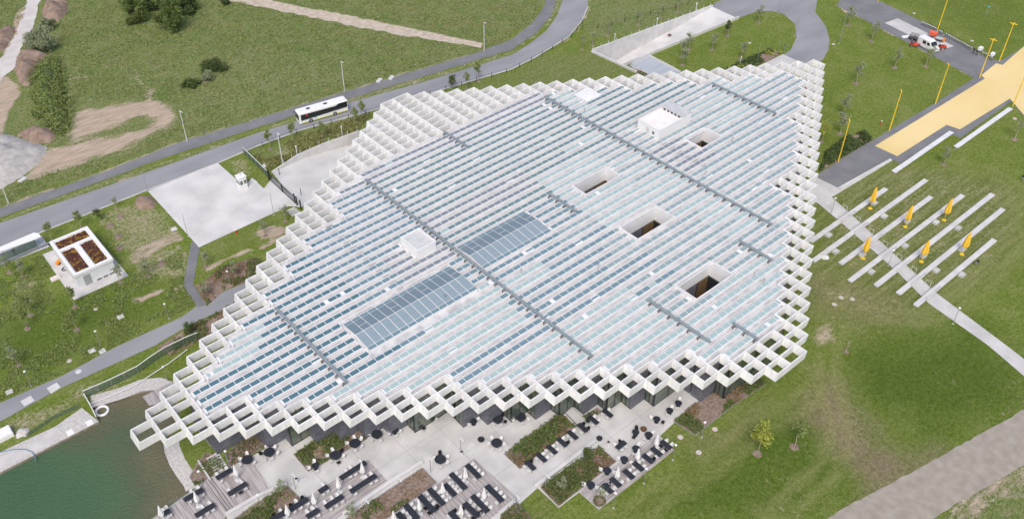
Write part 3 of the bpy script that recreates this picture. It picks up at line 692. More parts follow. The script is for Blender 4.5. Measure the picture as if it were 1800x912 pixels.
for r in LEFT:
    k = r-1; y0, y1 = YK(k-.01), YK(k+.42)
    rs = [(X(LEFT[r])+.55, y0, X(RIGHT[r])-.15, y1)]
    for w in WELLS: rs = subtract(rs, (w[0]-.45, w[1]-.4, w[2]+.45, w[3]+.4))
    for w in GLZ: rs = subtract(rs, (w[0]-.35, w[1]-.35, w[2]+.35, w[3]+.35))
    for b in (BOX1, BOX2): rs = subtract(rs, (b[0]-.2, b[1]-.2, b[2]+.2, b[3]+.2))
    rs = subtract(rs, (X(35.5), YK(10.4), X(37.0), YK(12.7)))
    ph = random.random()
    for q in rs:
        if q[3]-q[1] < .55 or q[2]-q[0] < .5: continue
        curbs.append((q[0]-.08, q[1]-.09, q[2]+.08, q[3]+.05))
        x = q[0]; hw = PXc/2
        # pane joints on the half-cell grid
        ni = math.ceil((q[0]-GX0)/hw+.05)
        while x < q[2]-.2:
            xe = min(GX0+ni*hw, q[2]); ni += 1
            if xe-x > .35:
                ii = (x+xe)/2; i_ = (ii-GX0)/PXc if ii < X(26) else 26+(ii-X(26))/PXc-.26
                t = pane_type(i_, k, ph); u = random.random()
                if u < .014: panes.append((t, x+.05, q[1]+.30, xe-.05, q[3]-.16))
                elif u < .024: panes.append((t, x+.05, q[1]+.04, x+(xe-x)*.5, q[3]-.02))
                else: panes.append((t if random.random() > .006 else 2, x+.065, q[1]+.06, xe-.065, q[3]-.03))
            x = xe
def depth(p): return (Vector(((p[1]+p[3])/2, (p[2]+p[4])/2, ZR-CAM_H))).dot(C_F)
panes.sort(key=depth)
ZC = ZR-.13
for n_, q in enumerate(sorted(curbs, key=lambda c: c[0]+c[1])):
    MB().box(q[0], q[1], ZD+.002, q[2], q[3], ZC).build('skylight_upstand', M_CURB, pav)
mb = MB()
for q in curbs:      # slim gutter rail in front of each skylight row
    mb.box(q[0]+.2, q[1]-.60, ZD+.002, q[2]-.2, q[1]-.48, ZD+.20); mb.box(q[0]+.2, q[1]-.26, ZD+.002, q[2]-.2, q[1]-.225, ZD+.06, 1)
mb.build('gutter_rails', [M_CURB, mat('grey_seal', (.42, .41, .42), .8)], pav, 'stuff')
cachep = {}
for p in panes[:300]:
    L = round(p[3]-p[1], 2); Wd = round(p[4]-p[2], 2); key = (p[0], L, Wd)
    if key not in cachep: cachep[key] = MB().box(-L/2, -Wd/2, 0, L/2, Wd/2, .035).mesh('skylight_pane', PANE[p[0]])
    o = link('skylight_pane', cachep[key], pav); o.location = ((p[1]+p[3])/2, (p[2]+p[4])/2, ZC+.003)
mb = MB()
for p in panes[300:]: mb.box(p[1], p[2], ZC+.003, p[3], p[4], ZC+.038, p[0])
mb.build('skylight_panes', PANE, pav, 'stuff')
# white end blocks where a skylight row meets the rim
for r in LEFT:
    k = r-1
    for x in (X(LEFT[r])+.18, ):
        MB().box(x, YK(k-.18), ZD+.003, x+.33, YK(k+.47), ZR-.08).build('end_block', M_CURB, pav)
# big glazed roof fields
M_GL1 = mat('roof_glass_dark_reflection', (0.170, 0.229, 0.267), .15, spec=.4); M_GL2 = mat('roof_glass_light_reflection', (0.251, 0.320, 0.364), .15, spec=.4)  # same glass twice: darker reflection of the far slope is put into its colour
for (x0, y0, x1, y1), nc in ((GLZ[0], 14), (GLZ[1], 10)):
    ym = y0+(y1-y0)*.52; zr_, ze = ZR+.42, ZR-.02
    fr = MB(); fr.add([(x0, y0, ZD), (x1, y0, ZD), (x1, y1, ZD), (x0, y1, ZD), (x0, y0, ze), (x1, y0, ze), (x1, ym, zr_), (x0, ym, zr_), (x1, y1, ze), (x0, y1, ze)],
                      [(4, 5, 6, 7), (7, 6, 8, 9), (0, 1, 5, 4), (1, 2, 8, 6, 5), (2, 3, 9, 8), (3, 0, 4, 7, 9)])
    f_o = fr.build('glazed_roof', M_CURB, pav)
    def slope(yy): return ze+(zr_-ze)*((yy-y0)/(ym-y0) if yy < ym else (y1-yy)/(y1-ym))
    for c in range(nc):
        xa = x0+(x1-x0)*c/nc+.06; xb = x0+(x1-x0)*(c+1)/nc-.06
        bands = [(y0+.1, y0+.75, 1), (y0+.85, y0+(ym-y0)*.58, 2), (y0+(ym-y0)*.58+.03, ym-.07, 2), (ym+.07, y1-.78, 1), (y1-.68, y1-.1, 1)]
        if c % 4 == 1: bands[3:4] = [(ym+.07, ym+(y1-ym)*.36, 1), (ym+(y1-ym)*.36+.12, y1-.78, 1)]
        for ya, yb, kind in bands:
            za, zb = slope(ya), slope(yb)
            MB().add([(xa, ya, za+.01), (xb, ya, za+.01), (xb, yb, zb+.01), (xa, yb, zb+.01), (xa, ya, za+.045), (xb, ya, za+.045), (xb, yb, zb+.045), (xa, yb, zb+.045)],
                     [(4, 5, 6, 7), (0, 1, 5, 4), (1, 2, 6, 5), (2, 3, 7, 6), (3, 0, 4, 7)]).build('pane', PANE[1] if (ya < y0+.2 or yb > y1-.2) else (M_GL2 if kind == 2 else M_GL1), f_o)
# roof plant boxes
def plant_box(b, name, lab, louvre=False):
    x0, y0, x1, y1, h = b; z1 = ZR+h-.35
    o = MB().box(x0, y0, ZD+.01, x1, y1, z1).build(name, M_PAINTW, pav, label=lab)
    mb = MB()
    for q in ((x0-.04, y0-.04, x1+.04, y0+.22), (x0-.04, y1-.22, x1+.04, y1+.04), (x0-.04, y0+.22, x0+.22, y1-.22), (x1-.22, y0+.22, x1+.04, y1-.22)): mb.box(q[0], q[1], z1+.002, q[2], q[3], z1+.32)
    mb.build('parapet', M_CURB, o)
    MB().box(x0+.3, y0+.3, z1+.004, x1-.3, y1-.3, z1+.07).build('roof_membrane', mat('pale_grey_felt', (.50, .51, .52), .8, (.58, .585, .59), 1) if not louvre else mat('stained_felt', (.74, .70, .68), .8, (.80, .79, .78), .6), o)
    return o
plant_box(BOX1, 'plant_box', 'small white plant box with grey lid on the roof')
pb = plant_box(BOX2, 'plant_room', 'long white plant room with grey louvred end on the roof', True)
x0, y0, x1, y1, h = BOX2; z1 = ZR+h-.35
MB().box(x1-2.9, y0+.05, z1+.05, x1+.1, y1-.05, z1+.62).build('louvre_housing', mat('grey_sheet', (.46, .47, .48), .6, (.54, .55, .56), 1), pb)
for q in range(5): MB().box(x1-3.0, y0+.7+q*.95, z1+.1, x1-2.92, y0+1.1+q*.95, z1+.5).build('louvre', M_DARK, pb)
MB().box(x0-.03, y0+1.2, ZD+.8, x0-.005, y0+1.75, ZD+1.4).build('window', M_GLASSD, pb)
MB().box(x0-.025, y0+2.6, ZD+.3, x0-.004, y0+3.4, ZD+1.7).build('door', M_CONCW, pb)
hb = MB(); hb.box(X(35.6), YK(10.5), ZD+.01, X(36.95), YK(12.6), ZR-.05); hatch = hb.build('roof_hatch', M_CURB, pav)
MB().box(X(36.2), YK(11.0), ZR-.045, X(36.2)+1.0, YK(11.0)+.9, ZR+.45).build('hatch_box', M_PAINTW, hatch)
# steel gangways on the roof
GANG = [(19.15, 14.4, -16.3), (33.85, 14.4, -15.4), (9.1, 4.25, -6.3), (43.85, 4.2, -4.3), (24.2, -14.8, -21.2), (26.1, -20.9, -23.4), (26.1, 16.1, 12.3), (26.5, 1.1, -2.7), (31.3, -14.9, -18.4)]
for gi, k1_, k0_ in GANG:
    x = X(gi); ya, yb = YK(k0_), YK(k1_)
    mb = MB(); mb.box(x-.19, ya, ZR+.02, x+.19, yb, ZR+.07); mb.box(x-.25, ya, ZR-.02, x-.19, yb, ZR+.14); mb.box(x+.19, ya, ZR-.02, x+.25, yb, ZR+.14)
    g_o = mb.build('gangway', M_STEEL, pav)
    kk = math.ceil(k0_)
    while kk < k1_:
        y = YK(kk)-.55
        if ya < y < yb-.1: MB().box(x-.65, y, ZR-.16, x+.2, y+.05, ZR-.03).box(x-.65, y+.24, ZR-.16, x+.2, y+.29, ZR-.03).box(x-.62, y, ZD, x-.57, y+.29, ZR-.16).build('bracket', mat('bracket_steel', (.14, .145, .155), .5), g_o)
        kk += 1
# dark vent grilles in the gaps
for gi, k0_, k1_ in ((15.05, -1, 11), (35.8, -5, 5)):
    for k in range(k0_, k1_+1):
        x = X(gi)
        if any(w[0]-1 < x < w[2]+1 and w[1]-.5 < YK(k)-.5 < w[3]+.5 for w in list(GLZ)+[BOX2[:4]]): continue
        MB().box(x-.75, YK(k)-.72, ZD+.003, x+.55, YK(k)-.30, ZD+.12).build('vent_grille', mat('grille_grey', (.20, .195, .195), .7, (.28, .27, .27), 4), pav)
# small posts / sensors on the roof
for (px_, py_) in ((1027, 197), (1065, 213), (1287, 248), (1051, 471), (916, 480), (1240, 306), (1325, 486), (1342, 497), (783, 525)):
    p = G(px_, py_, ZR); MB().tube((p.x, p.y, ZD), (p.x, p.y, ZR+.75), .05, n=6).box(p.x-.12, p.y-.12, ZR+.75, p.x+.12, p.y+.12, ZR+.9).build('roof_sensor', M_METAL, pav)
# courtyards
for (x0, y0, x1, y1) in WELLS:
    court = MB().box(x0, y0, .02, x1, y1, .05).build('courtyard_floor', mat('courtyard_paving', (.10, .10, .11), .8, (.16, .16, .165), 1), pav)
    zt, zm = ZR+.05, ZR-3.1
    for (ax0, ay0, ax1, ay1, axis) in ((x0, y1, x1, y1+.16, 0), (x1, y0, x1+.16, y1, 1), (x0-.16, y0, x0, y1, 1), (x0, y0-.16, x1, y0, 0)):
        ex = .162 if axis == 0 else 0
        MB().box(ax0-ex, ay0, zm, ax1+ex, ay1, zt).build('upstand_wall', M_CURB, court)
        MB().box(ax0, ay0, .05, ax1, ay1, zm).build('glass_wall', M_GLASSD, court)
    nb = 3; 
    for c in range(nb):
        xa = x0+(x1-x0)*c/nb; mt_ = (M_FRAME, M_SLATE, M_WOOD)[c]
        MB().box(xa+.1, y1-.08, .06, x0+(x1-x0)*(c+1)/nb-.1, y1-.005, zm-.25).build('bay', mt_, court)
        MB().box(xa-.06+(.06 if c == 0 else 0), y1-.14, .06, xa+.06, y1-.003, zm-.05).build('mullion', M_FRAME, court)
    for c in range(2):
        ya = y0+(y1-y0)*c/2; MB().box(x1-.08, ya+.1, .06, x1-.005, ya+(y1-y0)/2-.1, zm-.25).build('bay', (M_SLATE, M_FRAME)[c], court)
# outer walls under the roof
GLASS_M = {6, 11, 15, 17, 19, 21, 22, 24}
def wall_seg(x0, y0, x1, y1, glass, z1=ZD-.55, rail=True):
    ver = abs(x1-x0) < abs(y1-y0); t = .14
    if not glass:
        q = (x0-t, min(y0, y1), x0+t, max(y0, y1)) if ver else (min(x0, x1), y0-t, max(x0, x1), y0+t)
        MB().box(q[0], q[1], -.3, q[2], q[3], z1).build('wall', M_SLATE, pav); return
    t = .05
    q = (x0-t, min(y0, y1)+.05, x0+t, max(y0, y1)-.05) if ver else (min(x0, x1)+.05, y0-t, max(x0, x1)-.05, y0+t)
    w = MB().box(q[0], q[1], .1, q[2], q[3], z1-.3).build('window', M_GLASSD, pav)
    mb = MB()
    def bar(a, b, c, d, e, f): mb.box(a, b, c, d, e, f)
    e = .10
    if ver:
        lo2, hi2 = q[1], q[3]
        for yy in (lo2, (lo2+hi2)/2, hi2): bar(x0-e, yy-.06, 0, x0+e, yy+.06, z1)
        bar(x0-e+.004, lo2, -.1, x0+e-.004, hi2, .18); bar(x0-e+.004, lo2, z1-.35, x0+e-.004, hi2, z1-.002)
    else:
        lo2, hi2 = q[0], q[2]
        for xx in (lo2, (lo2+hi2)/2, hi2): bar(xx-.06, y0-e, 0, xx+.06, y0+e, z1)
        bar(lo2, y0-e+.004, -.1, hi2, y0+e-.004, .18); bar(lo2, y0-e+.004, z1-.35, hi2, y0+e-.004, z1-.002)
    mb.build('frame', M_FRAME, w)
rows = sorted(LEFT)
for r in rows:
    xl, xr = X(LEFT[r]), X(RIGHT[r]); y0, y1 = Y(r-1), Y(r); mm = LEFT[r]
    front = r <= 0
    wall_seg(xl, y0+.15, xl, y1-.15, front and mm >= 11 and mm not in (14, 23) or (not front and r in (3, 7)))
    wall_seg(xr, y0+.15, xr, y1-.15, r % 2 == 0)
    lb = LEFT.get(r-1, RIGHT[r]); rb = RIGHT.get(r-1, LEFT[r])
    if LEFT[r] < lb: wall_seg(xl-.13, y0, min(X(lb), xr)+.13, y0, front and mm in GLASS_M)
    if r-1 in RIGHT and RIGHT[r] > rb: wall_seg(X(rb)-.13, y0, xr+.13, y0, r % 3 == 0)
    la = LEFT.get(r+1, RIGHT[r]); ra = RIGHT.get(r+1, LEFT[r])
    if LEFT[r] < la: wall_seg(xl-.13, y1, min(X(la), xr)+.13, y1, False)
    if r+1 in RIGHT and RIGHT[r] > ra: wall_seg(X(ra)-.13, y1, xr+.13, y1, r % 3 == 0)
sheet('pavilion_floor', [(X(LEFT[r])-.2, Y(r)) for r in rows]+[(X(RIGHT[r])+.2, Y(r)) for r in reversed(rows)], .012, M_CONC)
# ------------------------------------------------------------------ terrace paving, decks, planting beds
TERR = PX([(425, 812), (446, 800), (470, 786), (520, 760), (620, 735), (800, 700), (1000, 680), (1180, 660), (1262, 672), (1240, 695), (1223, 708), (1160, 766), (1185, 791), (1053, 896), (1018, 865), (982, 892), (945, 857),
           (905, 893), (880, 912), (860, 930), (395, 930), (400, 906), (450, 876), (505, 851), (475, 862)])
slabs('terrace', TERR, 6.302, 5.953, GX0, Y(-20), .06, M_CONC, gap=.05, joint=mat('joint_grey', (.30, .30, .30), .9))
DECK1 = PX([(440, 803.5), (474, 861), (398, 908), (380, 925), (255, 925), (322, 874), (345, 858), (367, 841), (400, 823)])
DECK2 = PX([(647, 808), (683, 847), (603, 903), (560, 935), (440, 940), (533, 878)])
DECK3 = PX([(833, 806), (908, 873.5), (840, 930), (660, 930), (770, 850)])
DECK5 = PX([(1153, 766), (1185, 791), (1053, 896), (1019, 865.5)])
for nm, pl, mt_ in (('pond_deck', DECK1, M_WOODDK2), ('dining_deck', DECK2, M_WOODDK), ('parasol_deck', DECK3, M_WOODDK2), ('lawn_deck', DECK5, M_WOODDK)):
    sheet(nm, pl, .10, mt_, thick=.035)
mb = MB(); mb.ribbon(PX([(262, 918), (322, 875), (345, 858.5), (367, 841.5)]), .2, -.6, .14); mb.build('deck_edge', mat('steel_edge', (.33, .38, .38), .5), None, 'structure')
for q in range(3):     # long seam gaps of the pond deck
    p0, p1 = Vector(G2(362+q*5, 846-q*3)), Vector(G2(404+q*5, 904-q*3))
    MB().ribbon([tuple(p0), tuple(p1)], .08, .095, .104).build('deck_seam', M_DARK, None, 'structure')
def low_wall(label, L, w=.55, h=.5):
    mb = MB(); mb.ribbon(PX(L), w, 0, h); o = mb.build('seat_wall', M_CONCW); tag(o, label, 'wall', None); return o
low_wall('white concrete seat wall along the planting bed of the pond deck', [(398, 906), (450, 875.5), (504, 850.5)])
low_wall('long white concrete seat wall between dining deck and brown mulch bed', [(604, 906), (683, 851), (743, 813.5)])
low_wall('short white seat wall at the corner of the parasol deck', [(878, 904), (905, 882)])
low_wall('white seat wall along the bed below the row of small tables', [(940, 857.5), (1000, 812), (1047, 776)])
low_wall('low white wall with a kink beside the stepping stones', [(349, 811), (358, 826), (370, 844)], .25, .4)

def bed(label, poly_px, mixes, soil=M_MULCH, z=.075, seed=1, kerb=True):
    """planting bed: soil part plus loose plants; mixes = [(material, density per m2, size, clump scale, threshold, height)]"""
    poly = PX(poly_px); c = np.array(poly).mean(0)
    t = thing('planting_bed', label, 'planting bed', (c[0], c[1], 0)); loc = [(p[0]-c[0], p[1]-c[1]) for p in poly]
    sheet('soil', loc, z, soil, None, .06, t)
    if kerb:
        MB().ribbon(loc+[loc[0]], .10, 0, z+.02).build('edging', M_METAL, t)
    A = area(poly)
    for q, (mt_, dens, size, cs, thr, hgt, nm) in enumerate(mixes):
        P = scatter(loc, int(A*dens*2.2), seed*10+q); nz = vnoise(P+c+q*31.7, cs, seed+q)+.35*(vnoise(P+c, cs*3, seed+q+9)-.5)
        P = P[nz > thr]; nz = nz[nz > thr]
        if not len(P): continue
        r = np.random.default_rng(seed*77+q); zz = z+.03+r.random(len(P))*hgt*np.clip((nz-thr)*5+.25, 0, 1)
        leaves(np.c_[P, zz], size, seed+q, up=.3).build(nm, mt_, t, 'stuff')
    return t
GC = 'ground_cover'
bed('planting bed with low green and dry grasses against the slate walls', [(517, 799), (542, 829), (645, 772), (640, 755), (600, 760), (552, 776)], [(M_GREEN2, 26, .34, .5, .42, .5, GC), (M_DRYG, 16, .3, .6, .55, .3, 'dry_grass'), (M_GREENY, 5, .25, .7, .72, .3, 'yellow_flowers')], seed=2)
bed('dark planting bed below the fins left of the first paved bay', [(396, 800), (404, 822), (440, 800), (476, 778), (466, 760), (430, 770)], [(M_GREEN3, 10, .3, .5, .5, .3, GC), (M_DRYG, 8, .3, .5, .5, .25, 'dry_grass')], seed=3)
bed('wild green bed with stepping stones at the head of the pond', [(333, 838), (345, 857), (369, 840), (398, 822), (385, 800), (362, 796), (345, 818)], [(M_GREEN2, 20, .3, .4, .4, .5, GC), (M_DRYG, 8, .3, .5, .6, .3, 'dry_grass')], seed=4)
bed('green bed with a small pine tree behind the pond deck', [(452, 883), (506, 854), (531, 878), (480, 914), (440, 930), (408, 914)], [(M_GREEN2, 26, .34, .4, .42, .55, GC), (M_GREEN1, 8, .3, .5, .6, .4, 'fresh_grass'), (M_DRYG, 6, .3, .6, .6, .3, 'dry_grass')], seed=5)
bed('brown mulch bed with scattered green clumps between dining and parasol decks', [(743, 822), (768, 848), (680, 912), (650, 930), (590, 930), (612, 908), (690, 856)], [(M_GREEN2, 22, .34, .38, .60, .6, GC), (M_DRYG, 12, .25, .6, .45, .12, 'dry_grass')], seed=6)
bed('long bed of dark shrubs and tan grasses beside the row of small tables', [(886, 798), (985, 728), (1013, 750), (914, 824)], [(M_GREEN2, 26, .38, .3, .48, .9, GC), (M_DRYG, 34, .32, .22, .42, .6, 'dry_grass'), (M_GREEN2, 10, .3, .5, .6, .6, 'fresh_grass')], seed=7)
bed('triangular dark bed beside the slatted bridge', [(1022, 733), (1050, 717), (1058, 724), (1030, 744)], [(M_GREEN3, 20, .3, .5, .4, .4, GC), (M_DRYG, 8, .25, .6, .5, .2, 'dry_grass')], seed=8)
bed('mixed bed with two small trees between terrace and lawn deck', [(1052, 784), (1083, 811), (1000, 875), (982, 890), (950, 857)], [(M_GREEN2, 22, .36, .25, .52, .8, GC), (M_GREEN2, 14, .3, .4, .58, .6, 'fresh_grass'), (M_DRYG, 24, .3, .3, .42, .35, 'dry_grass')], seed=9)
bed('wide bed of dark shrubs and brown grasses below the east windows', [(1184, 741), (1222, 709), (1262, 688), (1300, 676), (1335, 668), (1345, 676), (1290, 712), (1222, 765)], [(M_GREEN2, 28, .36, .28, .42, .7, GC), (M_DRYG, 30, .3, .25, .36, .45, 'dry_grass')], seed=10)
bed('slim grass bed at the foot of the parasol deck', [(880, 906), (907, 880), (930, 905), (945, 930), (880, 930)], [(M_GREEN2, 20, .3, .4, .45, .5, GC), (M_DRYG, 10, .3, .5, .55, .3, 'dry_grass')], seed=12)
bed('narrow planted strip between concrete walls by the ramp', [(1104, 118), (1111, 116), (1140, 130), (1133, 138)], [(M_GREEN2, 14, .3, .5, .4, .3, GC), (M_DRYG, 8, .3, .5, .5, .3, 'dry_grass')], seed=13)
bed('bed of brown and green planting beside the dark link path', [(364, 538), (343, 502), (352, 500), (390, 470), (450, 452), (470, 470), (432, 495), (392, 512)], [(M_GREEN2, 16, .35, .3, .5, .6, GC), (M_DRYG, 14, .3, .3, .52, .4, 'dry_grass')], seed=14, soil=M_SOIL, kerb=False)
bed('strip of brown planting between waterside path and fins', [(277, 612), (335, 573), (395, 545), (425, 518), (432, 530), (380, 580), (340, 605), (300, 625)], [(M_GREEN2, 16, .35, .3, .5, .6, GC), (M_DRYG, 16, .3, .35, .5, .5, 'dry_grass')], seed=15, soil=M_SOIL, kerb=False)
bed('clipped dark hedge planting beside the plaza', [(1440, 303), (1450, 270), (1490, 240), (1520, 234), (1532, 248), (1473, 282)], [(M_GREEN3, 60, .38, .5, .1, .9, GC)], seed=16, soil=M_SOIL, kerb=False)
bed('loose yellow-green shrub bed beside the entrance apron', [(1262, 128), (1300, 112), (1352, 88), (1376, 94), (1340, 112), (1290, 135)], [(M_GREEN3, 30, .38, .4, .3, .8, GC), (M_GREENY, 20, .34, .4, .52, .9, 'yellow_shrubs')], seed=17, soil=M_SOIL, kerb=False)
for poly_px, lab, sd in (([(500, 285), (560, 258), (630, 228), (652, 202), (600, 215), (530, 240), (470, 265), (445, 275), (475, 300)], 'tall straw-coloured grass on the bank behind the loading yard', 31),):
    poly = PX(poly_px); P = scatter(poly, 9000, sd); r = np.random.default_rng(sd); nz = vnoise(P, .3, sd); P = P[nz > .3]
    leaves(np.c_[P, .05+r.random(len(P))*.45], .42, sd).build('bank_grass', M_STRAW, None, 'stuff')
# slatted bridge
t = thing('slatted_bridge', 'small slatted white bridge leading to the terrace door', 'bridge', (*G2(1010, 733), 0))
a0, a1, a2, a3 = [Vector(G2(*q))-Vector(G2(1010, 733)) for q in ((990, 722), (1003, 714), (1033, 741), (1018, 751))]
for q in range(13):
    s0 = q/13; s1 = (q+.6)/13; v = [a0.lerp(a3, s0), a1.lerp(a2, s0), a1.lerp(a2, s1), a0.lerp(a3, s1)]
    MB().prism([tuple(x) for x in v], .16, .22).build('slat', M_CONCW, t)
MB().ribbon([tuple(a0), tuple(a3)], .1, .05, .157).ribbon([tuple(a1), tuple(a2)], .1, .05, .157).build('beam', M_DARK, t)
# stepping stones
for q in range(7):
    p = Vector(G2(374, 801)).lerp(Vector(G2(389.5, 826)), q/6)
    o = MB().box(-1.0, -.17, 0, 1.0, .17, .1).build('stepping_stone', M_CONCW); o.location = (p.x, p.y, .03)
    tag(o, 'rectangular white stepping stone in the planting by the pond', 'stepping stone', 'stepping stones up to the pond deck')

# ------------------------------------------------------------------ terrace furniture
def mk_chair(mt_):
    mb = MB()
    mb.box(-.22, -.22, .42, .22, .22, .46)
    mb.add([(-.22, .18, .46), (.22, .18, .46), (.20, .30, .84), (-.20, .30, .84), (-.22, .22, .46), (.22, .22, .46), (.20, .34, .84), (-.20, .34, .84)], [(0, 1, 2, 3), (4, 7, 6, 5), (3, 2, 6, 7), (0, 3, 7, 4), (1, 5, 6, 2)])
    for sx in (-1, 1):
        mb.box(sx*.24-.02, -.18, .46, sx*.24+.02, .22, .64)
        for sy in (-1, 1): mb.tube((sx*.18, sy*.17, .43), (sx*.23, sy*.23, 0), .018, n=4)
    return mb.mesh('chair', mt_)
CH = {'white': mk_chair(M_CHAIRW), 'black': mk_chair(M_CHAIRK)}
def chair(p, ang, where, grp, z=.06, black=None):
    c = 'black' if (random.random() < .13 if black is None else black) else 'white'
    o = link('chair', CH[c]); o.location = (p[0], p[1], z); o.rotation_euler = (0, 0, ang)
    tag(o, f'{c} plastic shell chair {where}', 'chair', f'{c} chairs {grp}')
def mk_round(r):
    t = thing('round_table', '', 'table')
    MB().lathe([(r-.02, .72), (r, .735), (r, .75), (r-.02, .76)], 28).build('tabletop', M_TABLE, t)
    MB().tube((0, 0, .03), (0, 0, .72), .05, n=8).build('pedestal', M_DARK, t)
    MB().lathe([(.36, 0), (.36, .02), (.1, .035)], 16).build('base_plate', M_DARK, t)
    return t
def mk_rect(L, Wd):
    t = thing('table', '', 'table')
    MB().box(-L/2, -Wd/2, .72, L/2, Wd/2, .76).build('tabletop', M_TABLE, t)
    for sx in (-1, 1):
        MB().tube((sx*(L/2-.25), -Wd/2+.08, 0), (sx*(L/2-.25), -Wd/2+.08, .72), .025, n=5).tube((sx*(L/2-.25), Wd/2-.08, 0), (sx*(L/2-.25), Wd/2-.08, .72), .025, n=5).build('leg_frame', M_DARK, t)
    return t
def round_table(px_, py_, r, lab, where, n, grp=None, z=.06):
    p = G2(px_, py_); place(CACHE, ('round', r), lambda: mk_round(r), (*p, z), 0, lab, grp)
    a0_ = random.random()*6.28
    for q in range(n):
        if n > 3 and random.random() < .1: continue
        a = a0_+6.283*q/n+random.uniform(-.12, .12); d = r+.24+random.random()*.16
        chair((p[0]+math.cos(a)*d, p[1]+math.sin(a)*d), a-math.pi/2+random.uniform(-.25, .25), where, where.replace('at the ', 'at '), z)
def rect_table(cx, cy, L, Wd, ang, lab, where, per, grp=None, z=.06, z_ends=False):
    place(CACHE, ('rect', L, Wd), lambda: mk_rect(L, Wd), (cx, cy, z), ang, lab, grp)
    ax = Vector((math.cos(ang), math.sin(ang))); nn = Vector((-ax.y, ax.x))
    for sd in (-1, 1):
        for q in range(per):
            if random.random() < .14: continue
            s = (q+.5)/per*L-L/2+random.uniform(-.08, .08); p = Vector((cx, cy))+ax*s+nn*(sd*(Wd/2+.12+random.random()*.2))
            chair(p, ang+(0 if sd > 0 else math.pi)+random.uniform(-.18, .18), where, where.replace('at the ', 'at '), z)
def long_from(p0, p1, Wd, lab, where, z, grp=None, per=None):
    a = Vector(G2(*p0)); b = Vector(G2(*p1)); L = round((b-a).length*2)/2; c = (a+b)/2; ang = math.atan2(b.y-a.y, b.x-a.x)
    ang = round(ang/(math.pi/2))*math.pi/2
    rect_table(c.x, c.y, L, Wd, ang, lab, where, per or max(2, int(L/.78)), grp, z)
# round tables on the paving
RT = 'round black cafe table '
for q in [(436, 813, .85, 6, 'half on the pond deck beside the slate-walled bed'), (474.6, 799.7, .85, 6, 'on the first paved bay between two planting beds'), (555.5, 823.7, .55, 4, 'small, at the tip of the grass bed by the dining deck'),
          (591, 805, .85, 6, 'in the middle of the long side of the grass bed'), (624.7, 784.3, .85, 6, 'at the upper end of the grass bed'), (663.3, 768.3, .85, 5, 'between grass bed and the first dark door'),
          (693.8, 761, .60, 5, 'tight in front of a slate wall corner'), (737.7, 752.6, .55, 3, 'below the green glass bay'), (758.7, 738.6, .55, 3, 'in the recess right of the green glass bay'), (774.3, 812.4, .85, 6, 'at the corner of the mulch bed and parasol deck'),
          (832.6, 745.3, .55, 2, 'with one white and one black chair under slate wall'), (875.2, 742.1, .82, 6, 'under the second slate bay by the glass corner'), (915.2, 738.3, .82, 5, 'in the glass corner above the long shrub bed'), (873, 783.6, .85, 6, 'standing free near the fire pit by the shrub bed')]:
    round_table(q[0], q[1], q[2], RT+q[4], 'around a round table on the paved terrace', q[3])
for q in [(1116.6, 764.7, 'between rusty fire pit and seat wall'), (1153.6, 741.6, 'next to the fire pit under the east windows'), (1176.3, 726.5, 'in the middle of the three under the east windows'), (1191.6, 713.6, 'farthest out of the three under the east windows')]:
    round_table(q[0], q[1], .55, 'small '+RT+q[2], 'around a small round table on the east terrace', 2)
for q in [(1139.3, 769.8), (1117.4, 794), (1096.7, 812.9), (1066.8, 832.3), (1037.9, 857.4)]:
    round_table(q[0], q[1], .60, 'small '+RT+'along the terrace edge of the lawn deck', 'around a small round table on the lawn deck', 2, 'small round tables on the lawn deck', .105)
# small tables in rows
for (x_, y_) in [(932, 823.3), (951.6, 809.3), (969.8, 795.3), (987.7, 782.6), (1006.3, 769.8), (1023.7, 757), (1042.3, 743.5), (1067.4, 731.4)]:
    p = G2(x_, y_); rect_table(p[0], p[1], 1.9, .8, math.pi/2, 'small black rectangular table in the row beside the shrub bed', 'at a table in the row beside the shrub bed', 2, 'tables in the row beside the shrub bed')
p = G2(1090.7, 787.5); rect_table(p[0], p[1], 1.9, .8, 0, 'lone black rectangular table turned crosswise by the corner of the lawn deck', 'at the lone crosswise table by the lawn deck', 2)
for (x_, y_) in [(1169.7, 787.3), (1153, 799.5), (1138, 811.7), (1121, 825), (1104.5, 838.9), (1081.4, 853), (1067, 864)]:
    p = G2(x_, y_); rect_table(p[0], p[1], 1.9, .85, math.pi/2, 'black rectangular table along the grass edge of the lawn deck', 'at a rectangular table on the lawn deck', 2, 'rectangular tables on the lawn deck', .105)
# long tables
LD = 'at a long table on the '
for p0, p1, lab in [((382, 845.8), (409, 831.4), 'long black table beside the stepping-stone bed on the pond deck'), ((403.3, 874.8), (435.1, 854.5), 'long black table with white chairs next to the white seat wall'),
                    ((325.8, 884.2), (358.4, 865.4), 'long black table beside the deck edge above the water'), ((345.4, 911), (378.7, 893.6), 'long black table in the middle of the pond deck'), ((289, 909), (301, 902), 'short black table at the water end of the pond deck')]:
    long_from(p0, p1, .85, lab, LD+'pond deck', .105)
for p0, p1, lab in [((600, 846), (643, 818.5), 'long black table along the paved edge of the dining deck'), ((615, 868.7), (663.5, 842), 'longest black table next to the seat wall on the dining deck'), ((562.6, 869.9), (576.8, 860.5), 'short black table on the dining deck'),
                    ((573.2, 896.5), (603.4, 877.9), 'long black table in the middle of the dining deck'), ((511, 901), (542.1, 882.3), 'long black table beside the pine bed on the dining deck'), ((540, 914), (562, 901), 'black table behind the pine bed table on the dining deck'), ((470, 924), (505, 905), 'black table at the far corner of the dining deck by the pine bed')]:
    long_from(p0, p1, .85, lab, LD+'dining deck', .105)
